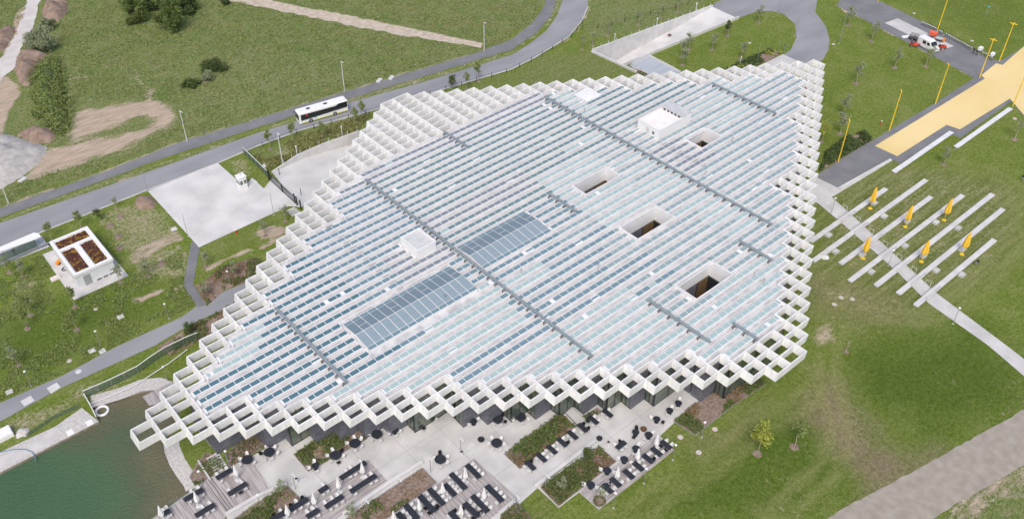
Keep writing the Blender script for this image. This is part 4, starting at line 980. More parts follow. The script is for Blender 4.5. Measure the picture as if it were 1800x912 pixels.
for p0, p1 in [((821, 821), (843.2, 846.3)), ((793.7, 836.8), (817.9, 865.3)), ((782, 854.7), (800.5, 877.9)), ((754.7, 863.7), (780.6, 892.7)), ((739.7, 876.7), (762.7, 904.7)), ((712.8, 892.7), (736, 917)), ((699, 906), (715, 924)), ((856.8, 859), (882, 886.3)),
               ((830.5, 875.8), (857.9, 905.3)), ((815.8, 888.4), (842, 915)), ((790, 904), (812, 926))]:
    long_from(p0, p1, .85, 'long black table in the slanting rows of the parasol deck', LD+'parasol deck', .105, 'long tables on the parasol deck', 4)
# closed parasols
def mk_parasol(mt_c, mt_p, H_, r):
    t = thing('parasol', '', 'parasol')
    mb = MB(); n_ = 12; prof = [(.06, H_), (.10, H_-.15), (r*.55, H_-.9), (r*.95, H_*.52), (r, H_*.40), (r*.80, H_*.335), (.10, H_*.34)]; v = []
    for r_, z in prof: v += [((r_*(1 if i % 2 else .72))*math.cos(2*math.pi*i/n_), (r_*(1 if i % 2 else .72))*math.sin(2*math.pi*i/n_), z+(.12 if i % 2 and z < H_*.45 else 0)) for i in range(n_)]
    mb.add(v, [(j*n_+i, (j+1)*n_+i, (j+1)*n_+(i+1) % n_, j*n_+(i+1) % n_) for j in range(len(prof)-1) for i in range(n_)]+[tuple(range(n_))])
    mb.build('canopy', mt_c, t); MB().tube((0, 0, .05), (0, 0, H_+.06), .04, n=8).build('pole', mt_p, t)
    MB().box(-.35, -.35, 0, .35, .35, .07).build('base_plate', mt_p, t)
    return t
def wpar(px_, py_, lab, z=.105, grp=None): place(CACHE, 'wpar', lambda: mk_parasol(M_CLOTHW, M_LAMPW, 3.5, .40), (*G2(px_, py_), z), random.random(), lab, grp)
for q in [(418.5, 844.4, 'closed white parasol at the end of the table beside the stepping stones'), (349.7, 890, 'closed white parasol before the table at the deck edge above water'), (288, 915, 'closed white parasol at the water corner of the pond deck'),
          (597.2, 865.5, 'closed white parasol at the lower end of the paved-edge table, dining deck'), (639, 839.2, 'closed white parasol at the upper end of the paved-edge table, dining deck'), (554.6, 893, 'closed white parasol near the short table on the dining deck'), (508.4, 913, 'closed white parasol beside the pine bed on the dining deck')]:
    wpar(*q)
for q in [(818.5, 848.4), (779, 874.7), (738.3, 904.7), (694, 924), (851, 884.2), (811, 913)]: wpar(*q, 'closed white parasol between the slanting tables of the parasol deck', .105, 'closed parasols on the parasol deck')
for q in [(1151.9, 791), (1119, 815.3), (1083.8, 847)]: wpar(*q, 'closed white parasol in the middle of the lawn deck', .105, 'closed parasols on the lawn deck')
for q, (px_, py_) in enumerate([(1529.3, 366.7), (1591, 399), (1659.3, 387.3), (1516.7, 454), (1619.3, 460), (1690.7, 447.3)]):
    place(CACHE, 'ypar', lambda: mk_parasol(M_YCLOTH, M_YPOLE, 5.2, .58), (*G2(px_, py_), .02), random.random(), 'closed yellow parasol beside a long concrete bench', 'closed yellow parasols in the garden')
# fire pits, bins, tub
def disc(name, px_, py_, prof, mt_, lab, cat, z=.06, grp=None):
    o = MB().lathe(prof, 20).build(name, mt_); p = G2(px_, py_); o.location = (*p, z); tag(o, lab, cat, grp); return o
M_RUST = mat('rusted_steel', (.10, .055, .035), .8, (.16, .09, .055), 4)
disc('fire_pit', 845.7, 774.1, [(.38, 0), (.52, .25), (.52, .32), (.44, .32), (.36, .15)], M_DARK, 'round black fire pit on the terrace near the square hatch', 'fire pit')
disc('fire_pit', 1131, 755.7, [(.38, 0), (.50, .25), (.50, .32), (.42, .32), (.34, .15)], M_RUST, 'rusty round fire pit on the stained east terrace', 'fire pit')
disc('fire_pit', 1053.5, 772, [(.36, 0), (.46, .25), (.46, .32), (.38, .32), (.3, .15)], M_DARK, 'dark round fire pit at the end of the seat wall', 'fire pit')
for x_, y_, lab in ((522, 847, 'small grey litter bin beside the lamp at the pine bed'), (811.5, 800, 'small grey litter bin at the foot of the terrace lamp'), (1069, 783, 'small grey litter bin near the end of the seat wall')):
    p = G2(x_, y_); t = thing('litter_bin', lab, 'bin', (*p, .06)); MB().tube((0, 0, 0), (0, 0, .85), .19, n=12).build('body', M_LAMPW, t); MB().tube((0, 0, .85), (0, 0, .93), .2, .15, n=12).build('lid', M_DARK, t)
disc('terrace_hatch', 829, 784, [(.55, 0), (.55, .012)], M_CONCW, 'square flush hatch cover set in the terrace paving', 'hatch')
# ------------------------------------------------------------------ trees and shrubs
def mk_young(H_, r, nl, size, leafm, seed, bark=M_BARK, mulch=True, bare=.42, stakes=False):
    t = thing('young_tree', '', 'tree'); rr = np.random.default_rng(seed)
    mb = MB(); pts = [Vector((0, 0, 0))]
    for q in range(1, 5): pts.append(Vector((rr.normal()*.05*q, rr.normal()*.05*q, H_*.92*q/4)))
    for q in range(4): mb.tube(pts[q], pts[q+1], .075*(1-q*.22), .075*(1-(q+1)*.22), n=6, caps=False)
    tips = []
    for q in range(11):
        f = bare*.85+rr.random()*(.9-bare*.85); z = H_*f; a = rr.random()*6.28; L = r*(.55+.6*rr.random())*(1.15-f*.5)
        b = Vector((math.cos(a)*L, math.sin(a)*L, z+L*.65)); k = min(3, int(f*4)); p0 = pts[k].lerp(pts[k+1], min(1, f*4/.92/1-k) if f*4-k < 1 else 1)
        mb.tube(p0, b, .028, .008, n=4, caps=False); tips += [p0.lerp(b, s) for s in (.45, .7, .9, 1.0)]
    tips += [pts[4], pts[4].lerp(pts[3], .4), pts[4]+Vector((0, 0, H_*.06))]
    mb.build('trunk', bark, t)
    T = np.array([tuple(x) for x in tips]); idx = rr.integers(0, len(T), nl); P = T[idx]+rr.normal(size=(nl, 3))*r*.16
    leaves(P, size, seed, up=.15).build('crown', leafm, t)
    if mulch: MB().lathe([(.62, 0), (.55, .05), (.2, .08)], 12).build('mulch', M_MULCH, t)
    if stakes:
        mb = MB()
        for q in range(3): a = q*2.09; mb.tube((math.cos(a)*.5, math.sin(a)*.5, 0), (math.cos(a)*.35, math.sin(a)*.35, 1.7), .05, n=5)
        mb.build('stakes', M_BARK, t)
    return t
KIND = {'a': lambda: mk_young(4.9, 1.05, 520, .30, M_GREEN1, 1), 'b': lambda: mk_young(4.6, .95, 420, .28, M_GREENG, 2), 'c': lambda: mk_young(4.2, .8, 220, .26, M_GREENG, 3), 'd': lambda: mk_young(3.0, 1.1, 620, .30, M_GREEN3, 4, bare=.25, mulch=False),
        'e': lambda: mk_young(5.8, 1.3, 900, .33, M_GREENY, 5), 'f': lambda: mk_young(3.3, .9, 420, .26, M_GREENG, 6, bare=.35, mulch=False), 'g': lambda: mk_young(4.2, .95, 480, .30, M_GREEN3, 7, stakes=True), 'h': lambda: mk_young(3.6, .8, 26, .2, M_GREENG, 8)}
def tree(kind, px_, py_, lab, sc=1.0, grp=None): place(CACHE, 'tree_'+kind, KIND[kind], G2(px_, py_), random.random()*6.28, lab, grp, sc)
BANK = ('slender young tree on the grassy bank between road and loading yard', 'young trees on the bank by the road')
for q in [(516, 249), (625, 221.7), (637, 210), (567, 246.7), (475, 262)]: tree('a', *q, BANK[0], .95, BANK[1])
tree('d', 793.9, 157, 'dense round dark tree behind the fins at the road', 1.0); tree('a', 820, 157, 'light green young tree beside the dense dark one at the road', .9); tree('a', 841, 143, 'light green young tree on the verge past the dense dark one', 1.0)
for q in [(1023, 88), (1041.7, 80), (1068, 63), (1122.7, 45), (1160.7, 31.7), (1190.7, 21.7)]: tree('c', *q, 'thin sparse tree in the row above the ramp wall', 1.0, 'sparse trees above the ramp')
for q in [(1197, 101), (1210.7, 87.5), (1200, 115), (1251.7, 88.5), (1333.3, 41), (1301.7, 104)]: tree('b', *q, 'young tree on the lawn tongue beside the ramp', 1.05, 'young trees on the lawn tongue')
tree('g', 1278.3, 64, 'dark leafy tree held by three wooden stakes', 1.05)
for q in [(1491.7, 45), (1531.7, 73), (1572.3, 119.5), (1627.3, 117.5), (1505, 147), (1483, 205), (1476.7, 235)]: tree('b', *q, 'grey-green young tree on the lawn between pavilion and plaza', 1.2, 'young trees on the plaza lawn')
tree('e', 1444.3, 249, 'yellow-green tree tucked against the east fins', .9)
tree('b', 1658.3, 289.5, 'young tree below the long white bench of the plaza', 1.0); tree('c', 1783.3, 245, 'sparse young tree in a mulch ring near the second plaza bench', 1.25)
for q in [(53.3, 554), (48.3, 577), (131.7, 539), (135, 579.5), (32.3, 641.5), (16.7, 479), (40, 486)]: tree('a' if q[0] > 45 else 'b', *q, 'young tree in a mulch ring on the lawn below the substation', .92, 'young trees below the substation')
for q in [(261.7, 486), (211.7, 497)]: tree('b', *q, 'young tree on the patchy grass beside the substation slab', .95, 'young trees beside the substation slab')
tree('a', 143.3, 401, 'young tree at the road edge behind the substation', .85); tree('a', 91.7, 422.5, 'young tree between bus shelter and substation', .85)
tree('d', 175, 386, 'round grey-green bush tree on the straw patch by the road', .8); tree('b', 204, 366, 'small young tree at the kerb beside the straw patch', .6)
for q in [(361.7, 469), (416.7, 489)]: tree('b', *q, 'young tree on the lawn below the forecourt', .85, 'young trees below the forecourt')
tree('f', 364, 519, 'small grey-leaved tree beside the dark link path', 1.0); tree('d', 337.3, 588, 'small dark tree between waterside path and fins', .85)
for q in [(466.7, 414), (501.7, 389)]: tree('b', *q, 'young tree on the grass strip beside the fins', .85, 'young trees on the grass strip by the fins')
tree('e', 1331, 797, 'bright yellow-green tree on the south lawn', 1.15); tree('a', 1396, 785, 'slim bright green tree on the south lawn beside the bare strip', 1.15); tree('h', 1487, 618, 'leafless sapling in a bare ring on the lawn', .8)
tree('f', 496.8, 869, 'small pine-like tree standing in the pond deck bed', .95); tree('f', 620.3, 911, 'small pine-like tree at the end of the long seat wall', .95); tree('d', 1029.5, 814, 'dark bushy tree in the mixed bed by the seat wall', .85); tree('f', 987.7, 862, 'grey-leaved small tree in the mixed bed', .9)
t = thing('planter_tree', 'tiny tree in a round planted ring on the lawn deck', 'tree', (*G2(1053.5, 881), .1))
MB().lathe([(.95, 0), (.95, .03)], 24).build('planter_ring', M_MULCH, t); rr = np.random.default_rng(5); a = rr.random(160)*6.28; d = .55+rr.random(160)*.38
leaves(np.c_[np.cos(a)*d, np.sin(a)*d, .06+rr.random(160)*.15], .22, 5).build('ring_planting', M_GREEN2, t, 'stuff'); MB().tube((0, 0, 0), (0, 0, 2.2), .04, .02).build('trunk', M_BARK, t)
leaves(np.array([0, 0, 2.2])+rr.normal(size=(50, 3))*[.4, .4, .4], .28, 6).build('crown', M_GREEN1, t)

def big_tree(px_, py_, lab, H_, r, nl, leafm, seed, size=.5, clumps=26, name='tree', low=.25):
    t = thing(name, lab, 'tree' if name == 'tree' else 'bush', G2(px_, py_)); rr = np.random.default_rng(seed); mb = MB()
    mb.tube((0, 0, 0), (0, 0, H_*.6), .25*r/3, .12*r/3, n=8); C = []
    for q in range(clumps):
        a = rr.random()*6.28; z = H_*(low+(.95-low)*rr.random()); e = math.sqrt(max(.05, 1-((z/H_-.5)/.55)**2)); d = r*e*math.sqrt(rr.random())
        c = Vector((math.cos(a)*d, math.sin(a)*d, z)); C.append(c); mb.tube((0, 0, max(.2, z*.45)), c, .06, .02, n=4, caps=False)
    mb.build('trunk', M_BARKD, t); C = np.array([tuple(c) for c in C]); idx = rr.integers(0, clumps, nl)
    D = rr.normal(size=(nl, 3)); D /= np.linalg.norm(D, axis=1)[:, None]; P = C[idx]+D*(rr.random(nl)**.5)[:, None]*r*.36*(.7+.6*rr.random(clumps))[idx][:, None]
    P[:, 2] = np.maximum(P[:, 2], .1)
    leaves(P, size, seed, up=.1).build('crown', leafm, t); return t
big_tree(240, 40, 'large dark green tree at the top of the meadow', 8, 3.0, 5000, M_GREEN2, 41, low=.1)
big_tree(303, 52, 'large bushy tree with a loose crown beside the dark meadow tree', 9, 3.6, 6000, M_GREEN2, 42, low=.12)
big_tree(268, 16, 'dark tree half hidden behind the two large meadow trees', 8, 3.4, 5000, M_GREEN3, 43, low=.1)
big_tree(328, 22, 'low dark thicket behind the loose-crowned meadow tree', 4.5, 3.6, 4000, M_GREEN3, 44, name='bush', low=.05)
big_tree(398, 8, 'small dark bush at the start of the dirt track', 2.2, 1.5, 1200, M_GREEN3, 48, .4, 12, 'bush', .1)
big_tree(78, 86, 'large grey-green willow bush beside the gravel road', 5.5, 3.8, 5500, M_GREENG, 45, .45, 30, 'bush', .08)
big_tree(84, 52, 'smaller grey willow bush behind the large one at the gravel road', 3.5, 2.4, 2600, M_GREENG, 46, .45, 18, 'bush', .08)
big_tree(366, 142, 'pale low bush with dark hollow in the meadow', 2.4, 1.4, 1300, M_GREENG, 47, .4, 12, 'bush', .1)
big_tree(378, 122, 'dark weedy bush behind the pale one in the meadow', 1.6, 3.2, 2200, M_GREEN3, 49, .45, 22, 'bush', .05)
big_tree(335, 152, 'flat dark weed clump left of the pale meadow bush', 1.0, 2.4, 1200, M_GREEN3, 50, .45, 14, 'bush', .05)
# soil mounds, gravel heap, grassy ridge
def mound(name, lab, cat, poly_px, h, mt_, seed, res=.7, rough=.45):
    poly = PX(poly_px); c = np.array(poly).mean(0); lo_ = np.array(poly).min(0)-1; hi_ = np.array(poly).max(0)+1
    gx_ = np.arange(lo_[0], hi_[0], res); gy_ = np.arange(lo_[1], hi_[1], res); XX, YY = np.meshgrid(gx_, gy_); P = np.stack([XX.ravel(), YY.ravel()], 1)
    d = np.where(inpoly(P, poly), polydist(P, poly), -polydist(P, poly)); m_ = d.max()
    z = h*np.sin(np.clip(d/m_, 0, 1)*1.57)**.8*(1-rough+2*rough*vnoise(P, .5, seed))+.25*(vnoise(P, 1.3, seed+3)-.4)*(d > .3); z[d <= 0] = -.15
    nx_ = len(gx_); ny_ = len(gy_); ok_ = d > -res*1.2
    F = [(r*nx_+q, r*nx_+q+1, (r+1)*nx_+q+1, (r+1)*nx_+q) for r in range(ny_-1) for q in range(nx_-1) if ok_[r*nx_+q] and ok_[r*nx_+q+1] and ok_[(r+1)*nx_+q] and ok_[(r+1)*nx_+q+1]]
    me_ = bpy.data.meshes.new(name); me_.from_pydata([(a-c[0], b-c[1], q) for (a, b), q in zip(P.tolist(), z.tolist())], [], F); me_.update(); me_.materials.append(mt_)
    me_.polygons.foreach_set('use_smooth', [True]*len(me_.polygons))
    o = link(name, me_); o.location = (c[0], c[1], 0); tag(o, lab, cat); return o
mound('soil_mound', 'brown soil mound beside the willow bush at the gravel road', 'mound', [(78, 10), (118, 8), (120, 22), (103, 37), (80, 34), (74, 22)], 2.4, M_SOIL, 1)
mound('soil_mound', 'small brown soil mound at the upper end of the gravel road', 'mound', [(80, -8), (118, -8), (118, 6), (80, 9)], 1.6, M_SOIL, 2)
mound('soil_mound', 'long brown soil mound below the willow bush', 'mound', [(30, 100), (52, 85), (92, 100), (70, 112), (58, 135), (50, 155), (36, 145), (26, 125)], 2.2, M_SOIL, 3)
mound('soil_mound', 'low brown soil mound on the far side of the gravel road', 'mound', [(-12, 58), (22, 47), (28, 56), (10, 85), (-12, 100)], 1.4, M_SOIL, 4)
mound('soil_mound', 'round brown soil heap next to the grey gravel heap', 'mound', [(30, 236), (62, 224), (92, 226), (99, 240), (90, 250), (60, 252)], 1.7, M_SOIL, 5)
mound('gravel_heap', 'large pale grey gravel heap beside the meadow', 'heap', [(-90, 250), (-20, 234), (20, 238), (60, 252), (83, 258), (80, 272), (62, 292), (40, 310), (0, 333), (-90, 360)], 2.6, M_HEAP, 6, rough=.25)
mound('soil_mound', 'small dark soil heap at the edge of the forecourt', 'mound', [(234, 358), (245, 346), (262, 345), (276, 355), (270, 366), (245, 368)], 1.2, M_SOIL, 7, .5)
mound('pebble_heap', 'heap of tan pebbles on the bank beside the promenade', 'heap', [(27, 758), (38, 752), (52, 752), (50, 764), (30, 770)], .8, M_GRAVEL, 8, .4)
ridge = mound('grass_ridge', 'long ridge overgrown with tall dark green grass', 'ridge', [(62, 140), (68, 118), (82, 106), (100, 106), (108, 128), (112, 165), (120, 195), (122, 222), (110, 238), (96, 226), (82, 222), (70, 200), (60, 170)], 2.0, mat('ridge_earth', (.09, .12, .04), .95, (.05, .075, .025), .4), 9)
pl = PX([(58, 135), (80, 104), (106, 108), (116, 165), (122, 215), (110, 240), (85, 226), (60, 205)]); P = scatter(pl, 9000, 3); P = P+(np.random.default_rng(8).random(P.shape)-.5)*2.4; P = P[vnoise(P, .35, 12) > .28]; d = polydist(P, pl); rr = np.random.default_rng(4)
z = 2.1*np.sin(np.clip(d/d.max(), 0, 1)*1.57)**.8*(.65+.7*vnoise(P, .5, 9)); c = ridge.location
leaves(np.c_[P[:, 0]-c.x, P[:, 1]-c.y, z+rr.random(len(P))*.5], .55, 4, up=.1).build('tall_grass', M_GREEN1, ridge, 'stuff')
for x_, y_ in ((208, 416), (193, 397), (210, 436), (95, 428), (212, 380), (246, 349), (284, 463)):
    o = MB().lathe([(.8, 0), (.7, .06), (.25, .16)], 12).build('mulch_ring', M_MULCH); o.location = (*G2(x_, y_), .0); tag(o, 'dark mulch ring waiting for a tree on the straw patch', 'mulch ring', 'empty mulch rings')

# ------------------------------------------------------------------ lamps, posts, fences
def mk_pole(H_, r, mt_, head):
    t = thing('lamp', '', 'street lamp'); MB().tube((0, 0, 0), (0, 0, H_), r, r*.7, n=8).build('pole', mt_, t)
    if head == 'arm': MB().box(-.1, -.75, H_, .1, .1, H_+.1).build('lamp_head', M_LAMPW, t)
    elif head == 'ball': MB().lathe([(.05, H_-.05), (.18, H_+.02), (.21, H_+.11), (.16, H_+.2), (.05, H_+.25)], 12).build('lamp_head', M_PAINTW, t)
    elif head == 'yarm': MB().box(-.10, -.12, H_-.02, .10, .9, H_+.13).build('lamp_head', mt_, t)
    elif head == 'ycross':
        MB().box(-.1, -.8, H_-.02, .1, .8, H_+.1).build('lamp_head', mt_, t); MB().box(-.7, -.1, H_-.02, .7, .1, H_+.095).build('lamp_arm', mt_, t)
    elif head == 'cap': MB().tube((0, 0, H_-.4), (0, 0, H_+.05), r*1.35, n=8).build('lamp_head', M_PAINTW, t)
    MB().box(-.12, -.12, 0, .12, .12, .08).build('foot', M_CONCW, t)
    return t
LK = {'street': lambda: mk_pole(7.9, .10, M_LAMPW, 'arm'), 'garden': lambda: mk_pole(3.4, .055, M_METAL, 'ball'), 'yellow': lambda: mk_pole(9.9, .13, M_YPOLE, 'yarm'), 'yellow2': lambda: mk_pole(9.9, .13, M_YPOLE, 'ycross'),
      'bollard': lambda: mk_pole(2.6, .10, M_LAMPW, 'cap'), 'post': lambda: mk_pole(5.6, .05, M_METAL, 'none'), 'terrace': lambda: mk_pole(3.6, .06, M_METAL, 'arm'), 'grey': lambda: mk_pole(7.9, .10, M_METAL, 'none')}
def lamp(kind, px_, py_, lab, rz=0.0, grp=None, sc=None): place(CACHE, 'lamp_'+kind, LK[kind], G2(px_, py_), rz, lab, grp, sc)
for q in [(329.3, 249.3), (605.7, 160.7), (851, 90), (15, 357)]: lamp('street', *q, 'tall grey street lamp on the meadow side of the footpath', .2, 'street lamps along the footpath')
lamp('street', 497.3, 289.3, 'tall grey lamp mast standing behind the loading yard wall', 0); lamp('grey', 1475, 77.3, 'tall plain grey mast on the lawn by the turning loop'); lamp('post', 1367, 25, 'slim pole with sign plates on the turning loop edge'); lamp('post', 1396.7, 64, 'thin pole at the inner edge of the turning loop')
lamp('post', 1366.7, 96.7, 'thin grey mast beside the entrance apron', 0, None, .95); lamp('post', 1330, 113, 'thin grey mast in the yellow-green shrub bed', 0, None, 1.0)
lamp('post', 330.7, 415.7, 'thin pole on the left edge of the forecourt'); lamp('post', 481.7, 378, 'thin pole on the forecourt beside the sliding gate'); lamp('post', 260, 337, 'thin road pole at the corner of forecourt and road', 0, None, .9)
for q in [(1080, 76), (1154, 48), (1222.7, 21.7)]: lamp('bollard', *q, 'short white lamp post along the ramp wall', 0, 'short lamps along the ramp wall')
for q in [(522.7, 274), (601.7, 239.3)]: lamp('bollard', *q, 'short white lamp post on the bank behind the loading yard', 0, 'short lamps on the bank')
lamp('bollard', 1301, 113, 'short white lamp post in the shrub bed near the fins', 0, None, .8)
for q in [(55, 678), (177, 607.5), (296.7, 559.5)]: lamp('garden', *q, 'slim globe lamp on the lawn edge of the waterside path', 0, 'globe lamps along the waterside path')
lamp('garden', 295, 670, 'slim globe lamp between curved fence and fins'); lamp('garden', 405, 502, 'slim globe lamp in the bed beside the link path')
lamp('garden', 403.3, 818.4, 'slim globe lamp in the dark bed beside the round table'); lamp('garden', 357, 853.8, 'slim globe lamp at the corner of the pond deck')
lamp('garden', 459.3, 895, 'slim globe lamp in the pine bed'); lamp('terrace', 519.9, 860, 'slim dark lamp at the tip of the pine bed'); lamp('terrace', 757.3, 831.8, 'slim dark lamp at the corner of the mulch bed')
for q in [(703.4, 867.7), (646.9, 905.6)]: lamp('terrace', *q, 'slim grey lamp standing in the brown mulch bed', 0, 'lamps in the mulch bed')
lamp('terrace', 810, 797, 'slim dark lamp in the middle of the paved terrace'); lamp('terrace', 958.8, 861.6, 'slim grey lamp beside the seat wall of the mixed bed'); lamp('terrace', 907, 897.7, 'slim grey lamp at the end of the parasol deck')
for q in [(1078.2, 892), (1132, 849.4), (1182.8, 808), (1233.4, 768.3)]: lamp('garden', *q, 'slim globe lamp on the grass beside the lawn deck', 0, 'globe lamps beside the lawn deck')
for q in [(1461, 375), (1561, 467.3), (1675, 569)]: lamp('garden', *q, 'slim globe lamp along the garden path', 0, 'globe lamps along the garden path', 1.05)
for q in [(1473.3, 284.3), (1562.7, 230.7), (1644, 183.3)]: lamp('yellow', *q, 'tall yellow lamp mast along the hedge side of the plaza', -.9, 'yellow masts along the plaza')
for q in [(1721.5, 137), (1756.5, 108)]: lamp('yellow2', *q, 'tall yellow lamp mast with crossed head at the plaza corner', .1, 'yellow masts with crossed heads')
lamp('yellow', 1647.5, 54.6, 'tall yellow lamp mast standing among the parked bicycles', -.5); lamp('yellow', 1543, 3, 'tall yellow lamp mast at the far end of the asphalt way', -.5); lamp('yellow', 1780, 187, 'tall yellow lamp mast beside the second plaza bench', -.6)
p = G2(1378, 93); t = thing('road_sign', 'small blue square sign beside the turning loop', 'sign', p); MB().tube((0, 0, 0), (0, 0, 2.2), .035).build('post', M_METAL, t); MB().box(-.25, -.03, 1.7, .25, .03, 2.25).build('plate', mat('sign_blue', (.05, .12, .35), .4), t)
p = G2(1733, 27); t = thing('sign_post', 'small teal marker post on the far lawn', 'sign', p); MB().tube((0, 0, 0), (0, 0, 2.2), .04).build('post', M_METAL, t); MB().lathe([(.1, 2.1), (.26, 2.25), (.26, 2.4), (.08, 2.5)], 10).build('marker', mat('teal', (.05, .45, .42), .5), t)
def fence(label, line, H_, step, pm, rail=2, mesh_m=None, pw=.05, tops=None):
    pts = [Vector(p) for p in PX(line)]; c = pts[0].copy(); t = thing('fence', label, 'fence', (c.x, c.y, 0)); L = 0; nxt = 0.0
    post = MB().box(-pw, -pw, 0, pw, pw, H_).mesh('post', pm)
    for a, b in zip(pts[:-1], pts[1:]):
        d = (b-a).length
        while nxt <= L+d+1e-6:
            p = a.lerp(b, (nxt-L)/d)-c; o = link('post', post, t); o.location = (p.x, p.y, 0); nxt += step
        L += d
    loc = [tuple(p-c) for p in pts]
    for q in range(rail): MB().ribbon(loc, .03, H_*(.35+.55*q/max(1, rail-1))-.012, H_*(.35+.55*q/max(1, rail-1))+.012).build('rail', pm, t)
    if mesh_m: MB().ribbon(loc, .02, .12, H_-.06).build('infill', mesh_m, t)
    if tops: MB().ribbon(loc, .12, H_, H_+.07).build('top_rail', tops, t)
    return t
M_GLF = bpy.data.materials.new('fence_mesh'); M_GLF.use_nodes = True
nt = M_GLF.node_tree; pb_ = nt.nodes['Principled BSDF']; pb_.inputs['Base Color'].default_value = (.10, .16, .11, 1); tr_ = nt.nodes.new('ShaderNodeBsdfTransparent'); mx_ = nt.nodes.new('ShaderNodeMixShader'); mx_.inputs[0].default_value = .45
nt.links.new(tr_.outputs[0], mx_.inputs[1]); nt.links.new(pb_.outputs[0], mx_.inputs[2]); nt.links.new(mx_.outputs[0], nt.nodes['Material Output'].inputs[0])
fence('dark post and wire fence along the building side of the road', [(432, 270), (527, 233.5), (663, 196), (783, 160), (900, 126), (942, 105), (1003, 68), (1026, 40)], 1.3, 4.2, M_DARK, 2)
fence('dark post and wire fence climbing the verge above the ramp', [(1023, 52), (1060, 50), (1120, 33), (1190, 14), (1240, 0), (1290, -14)], 1.3, 4.2, M_DARK, 2)
fence('short grey railing posts on top of the long ramp wall', [(1042, 91), (1253, 13)], 1.5, 2.6, M_LAMPW, 1, pw=.04)
fence('short grey railing posts behind the loading yard wall', [(500, 291), (524.7, 275), (570, 255.5), (632, 232.5)], 1.4, 2.4, M_LAMPW, 1, pw=.04)
fence('white-topped mesh fence curving round the end of the pond', [(150, 699), (185, 684), (215, 670), (245, 655), (270, 637), (293, 622), (330, 604), (350, 596)], 1.6, 2.2, M_METAL, 1, M_GLF, .03, M_PAINTW)
fence('lower white handrail fence beside the pond beach', [(160, 711), (195, 698), (243, 676), (270, 658), (298, 640), (330, 616)], .25, 2.6, M_METAL, 0, None, .03, M_PAINTW)
fence('glass railing across the end of the promenade', [(150, 699), (160, 716), (172, 740)], 1.1, 1.6, M_LAMPW, 1, M_GLF, .04, M_PAINTW)
fence('mesh fence with pale rail from forecourt to the sliding gate', [(428.5, 271), (472, 313)], 1.8, 2.0, M_METAL, 2, M_GLF, .03, M_LAMPW)
fence('thin wire mesh fence behind the promenade', [(48, 768), (95, 737), (140, 716)], .9, 3, M_METAL, 1, M_GLF, .03)
fence('thin handrail at the steps into the pond', [(300, 886), (311, 877), (318, 879)], .9, 1.2, M_METAL, 1, None, .025)
# sliding gate
a = Vector(G2(473, 316)); b = Vector(G2(531, 369)); t = thing('sliding_gate', 'dark steel sliding gate between forecourt and loading yard', 'gate', (a.x, a.y, 0)); d = b-a
for s, h in ((0, 2.5), (.03, 2.5), (.42, 2.0), (.80, 2.5), (.86, 2.3), (.97, 2.2)):
    o = MB().box(-.11, -.11, 0, .11, .11, h).build('gate_post', M_FRAME, t); o.location = (*(d*s), 0)
MB().ribbon([tuple(d*.03), tuple(d*.80)], .08, .15, .27).ribbon([tuple(d*.03), tuple(d*.80)], .08, 1.75, 1.87).build('gate_frame', M_FRAME, t)
bar_m = MB().box(-.018, -.018, .27, .018, .018, 1.75).mesh('bar', M_FRAME)
for q in range(46): o = link('bar', bar_m, t); o.location = (*(d*(.04+.755*q/45)), 0)
for x_, y_ in ((491.5, 308), (529.5, 343)):
    o = MB().tube((0, 0, 0), (0, 0, 1.7), .07).build('bollard', M_FRAME); o.location = G(x_, y_, -.15); tag(o, 'thin dark bollard inside the loading yard', 'bollard', 'bollards in the loading yard')
for x_, y_ in ((463, 300), (457, 318)):
    o = MB().box(-.8, -.35, 0, .8, .35, .02).build('floor_hatch', M_CONCW); o.location = G(x_+95-10, y_, -.9); bpy.data.objects.remove(o)
# ------------------------------------------------------------------ substation house, kiosk, shelter
sheet('substation_slab', PX([(75, 447.5), (164.5, 411), (226, 484.5), (130, 527.5)]), .05, M_CONC, thick=.05)
b0 = G(139.8, 507.5); HH = 3.1; q1 = G(134.9, 485.3, HH); q2 = G(91.3, 427.7, HH); hw = 7.1; hl = (q2-q1).length
t = thing('substation', 'small white substation house with three planted roof beds', 'building', (b0.x, b0.y, 0))
MW = mat('substation_render', (.66, .68, .70), .7, (.60, .62, .64), .8)
MB().box(0, 0, .04, hw, hl, HH-.25).build('wall', MW, t)
roof = MB().box(-.15, -.15, HH-.25, hw+.15, hl+.15, HH-.02).build('roof', M_PAINTW, t)
pr = MB(); dv = hl*.70; w_ = .42
for q in ((-.15, -.15, hw+.15, w_), (-.15, hl-w_, hw+.15, hl+.15), (-.15, w_, w_, hl-w_), (hw-w_, w_, hw+.15, hl-w_), (w_, dv-.35, hw-w_, dv+.35), (hw/2-.4, w_, hw/2+.4, dv-.35)): pr.box(q[0], q[1], HH-.019, q[2], q[3], HH+.28)
pr.build('parapet', M_PAINTW, roof)
M_SED = leafmat('sedum', (.10, .035, .03), (.20, .085, .065)); M_SEDY = leafmat('sedum_yellow', (.55, .33, .03), (.62, .45, .06)); rr = np.random.default_rng(12)
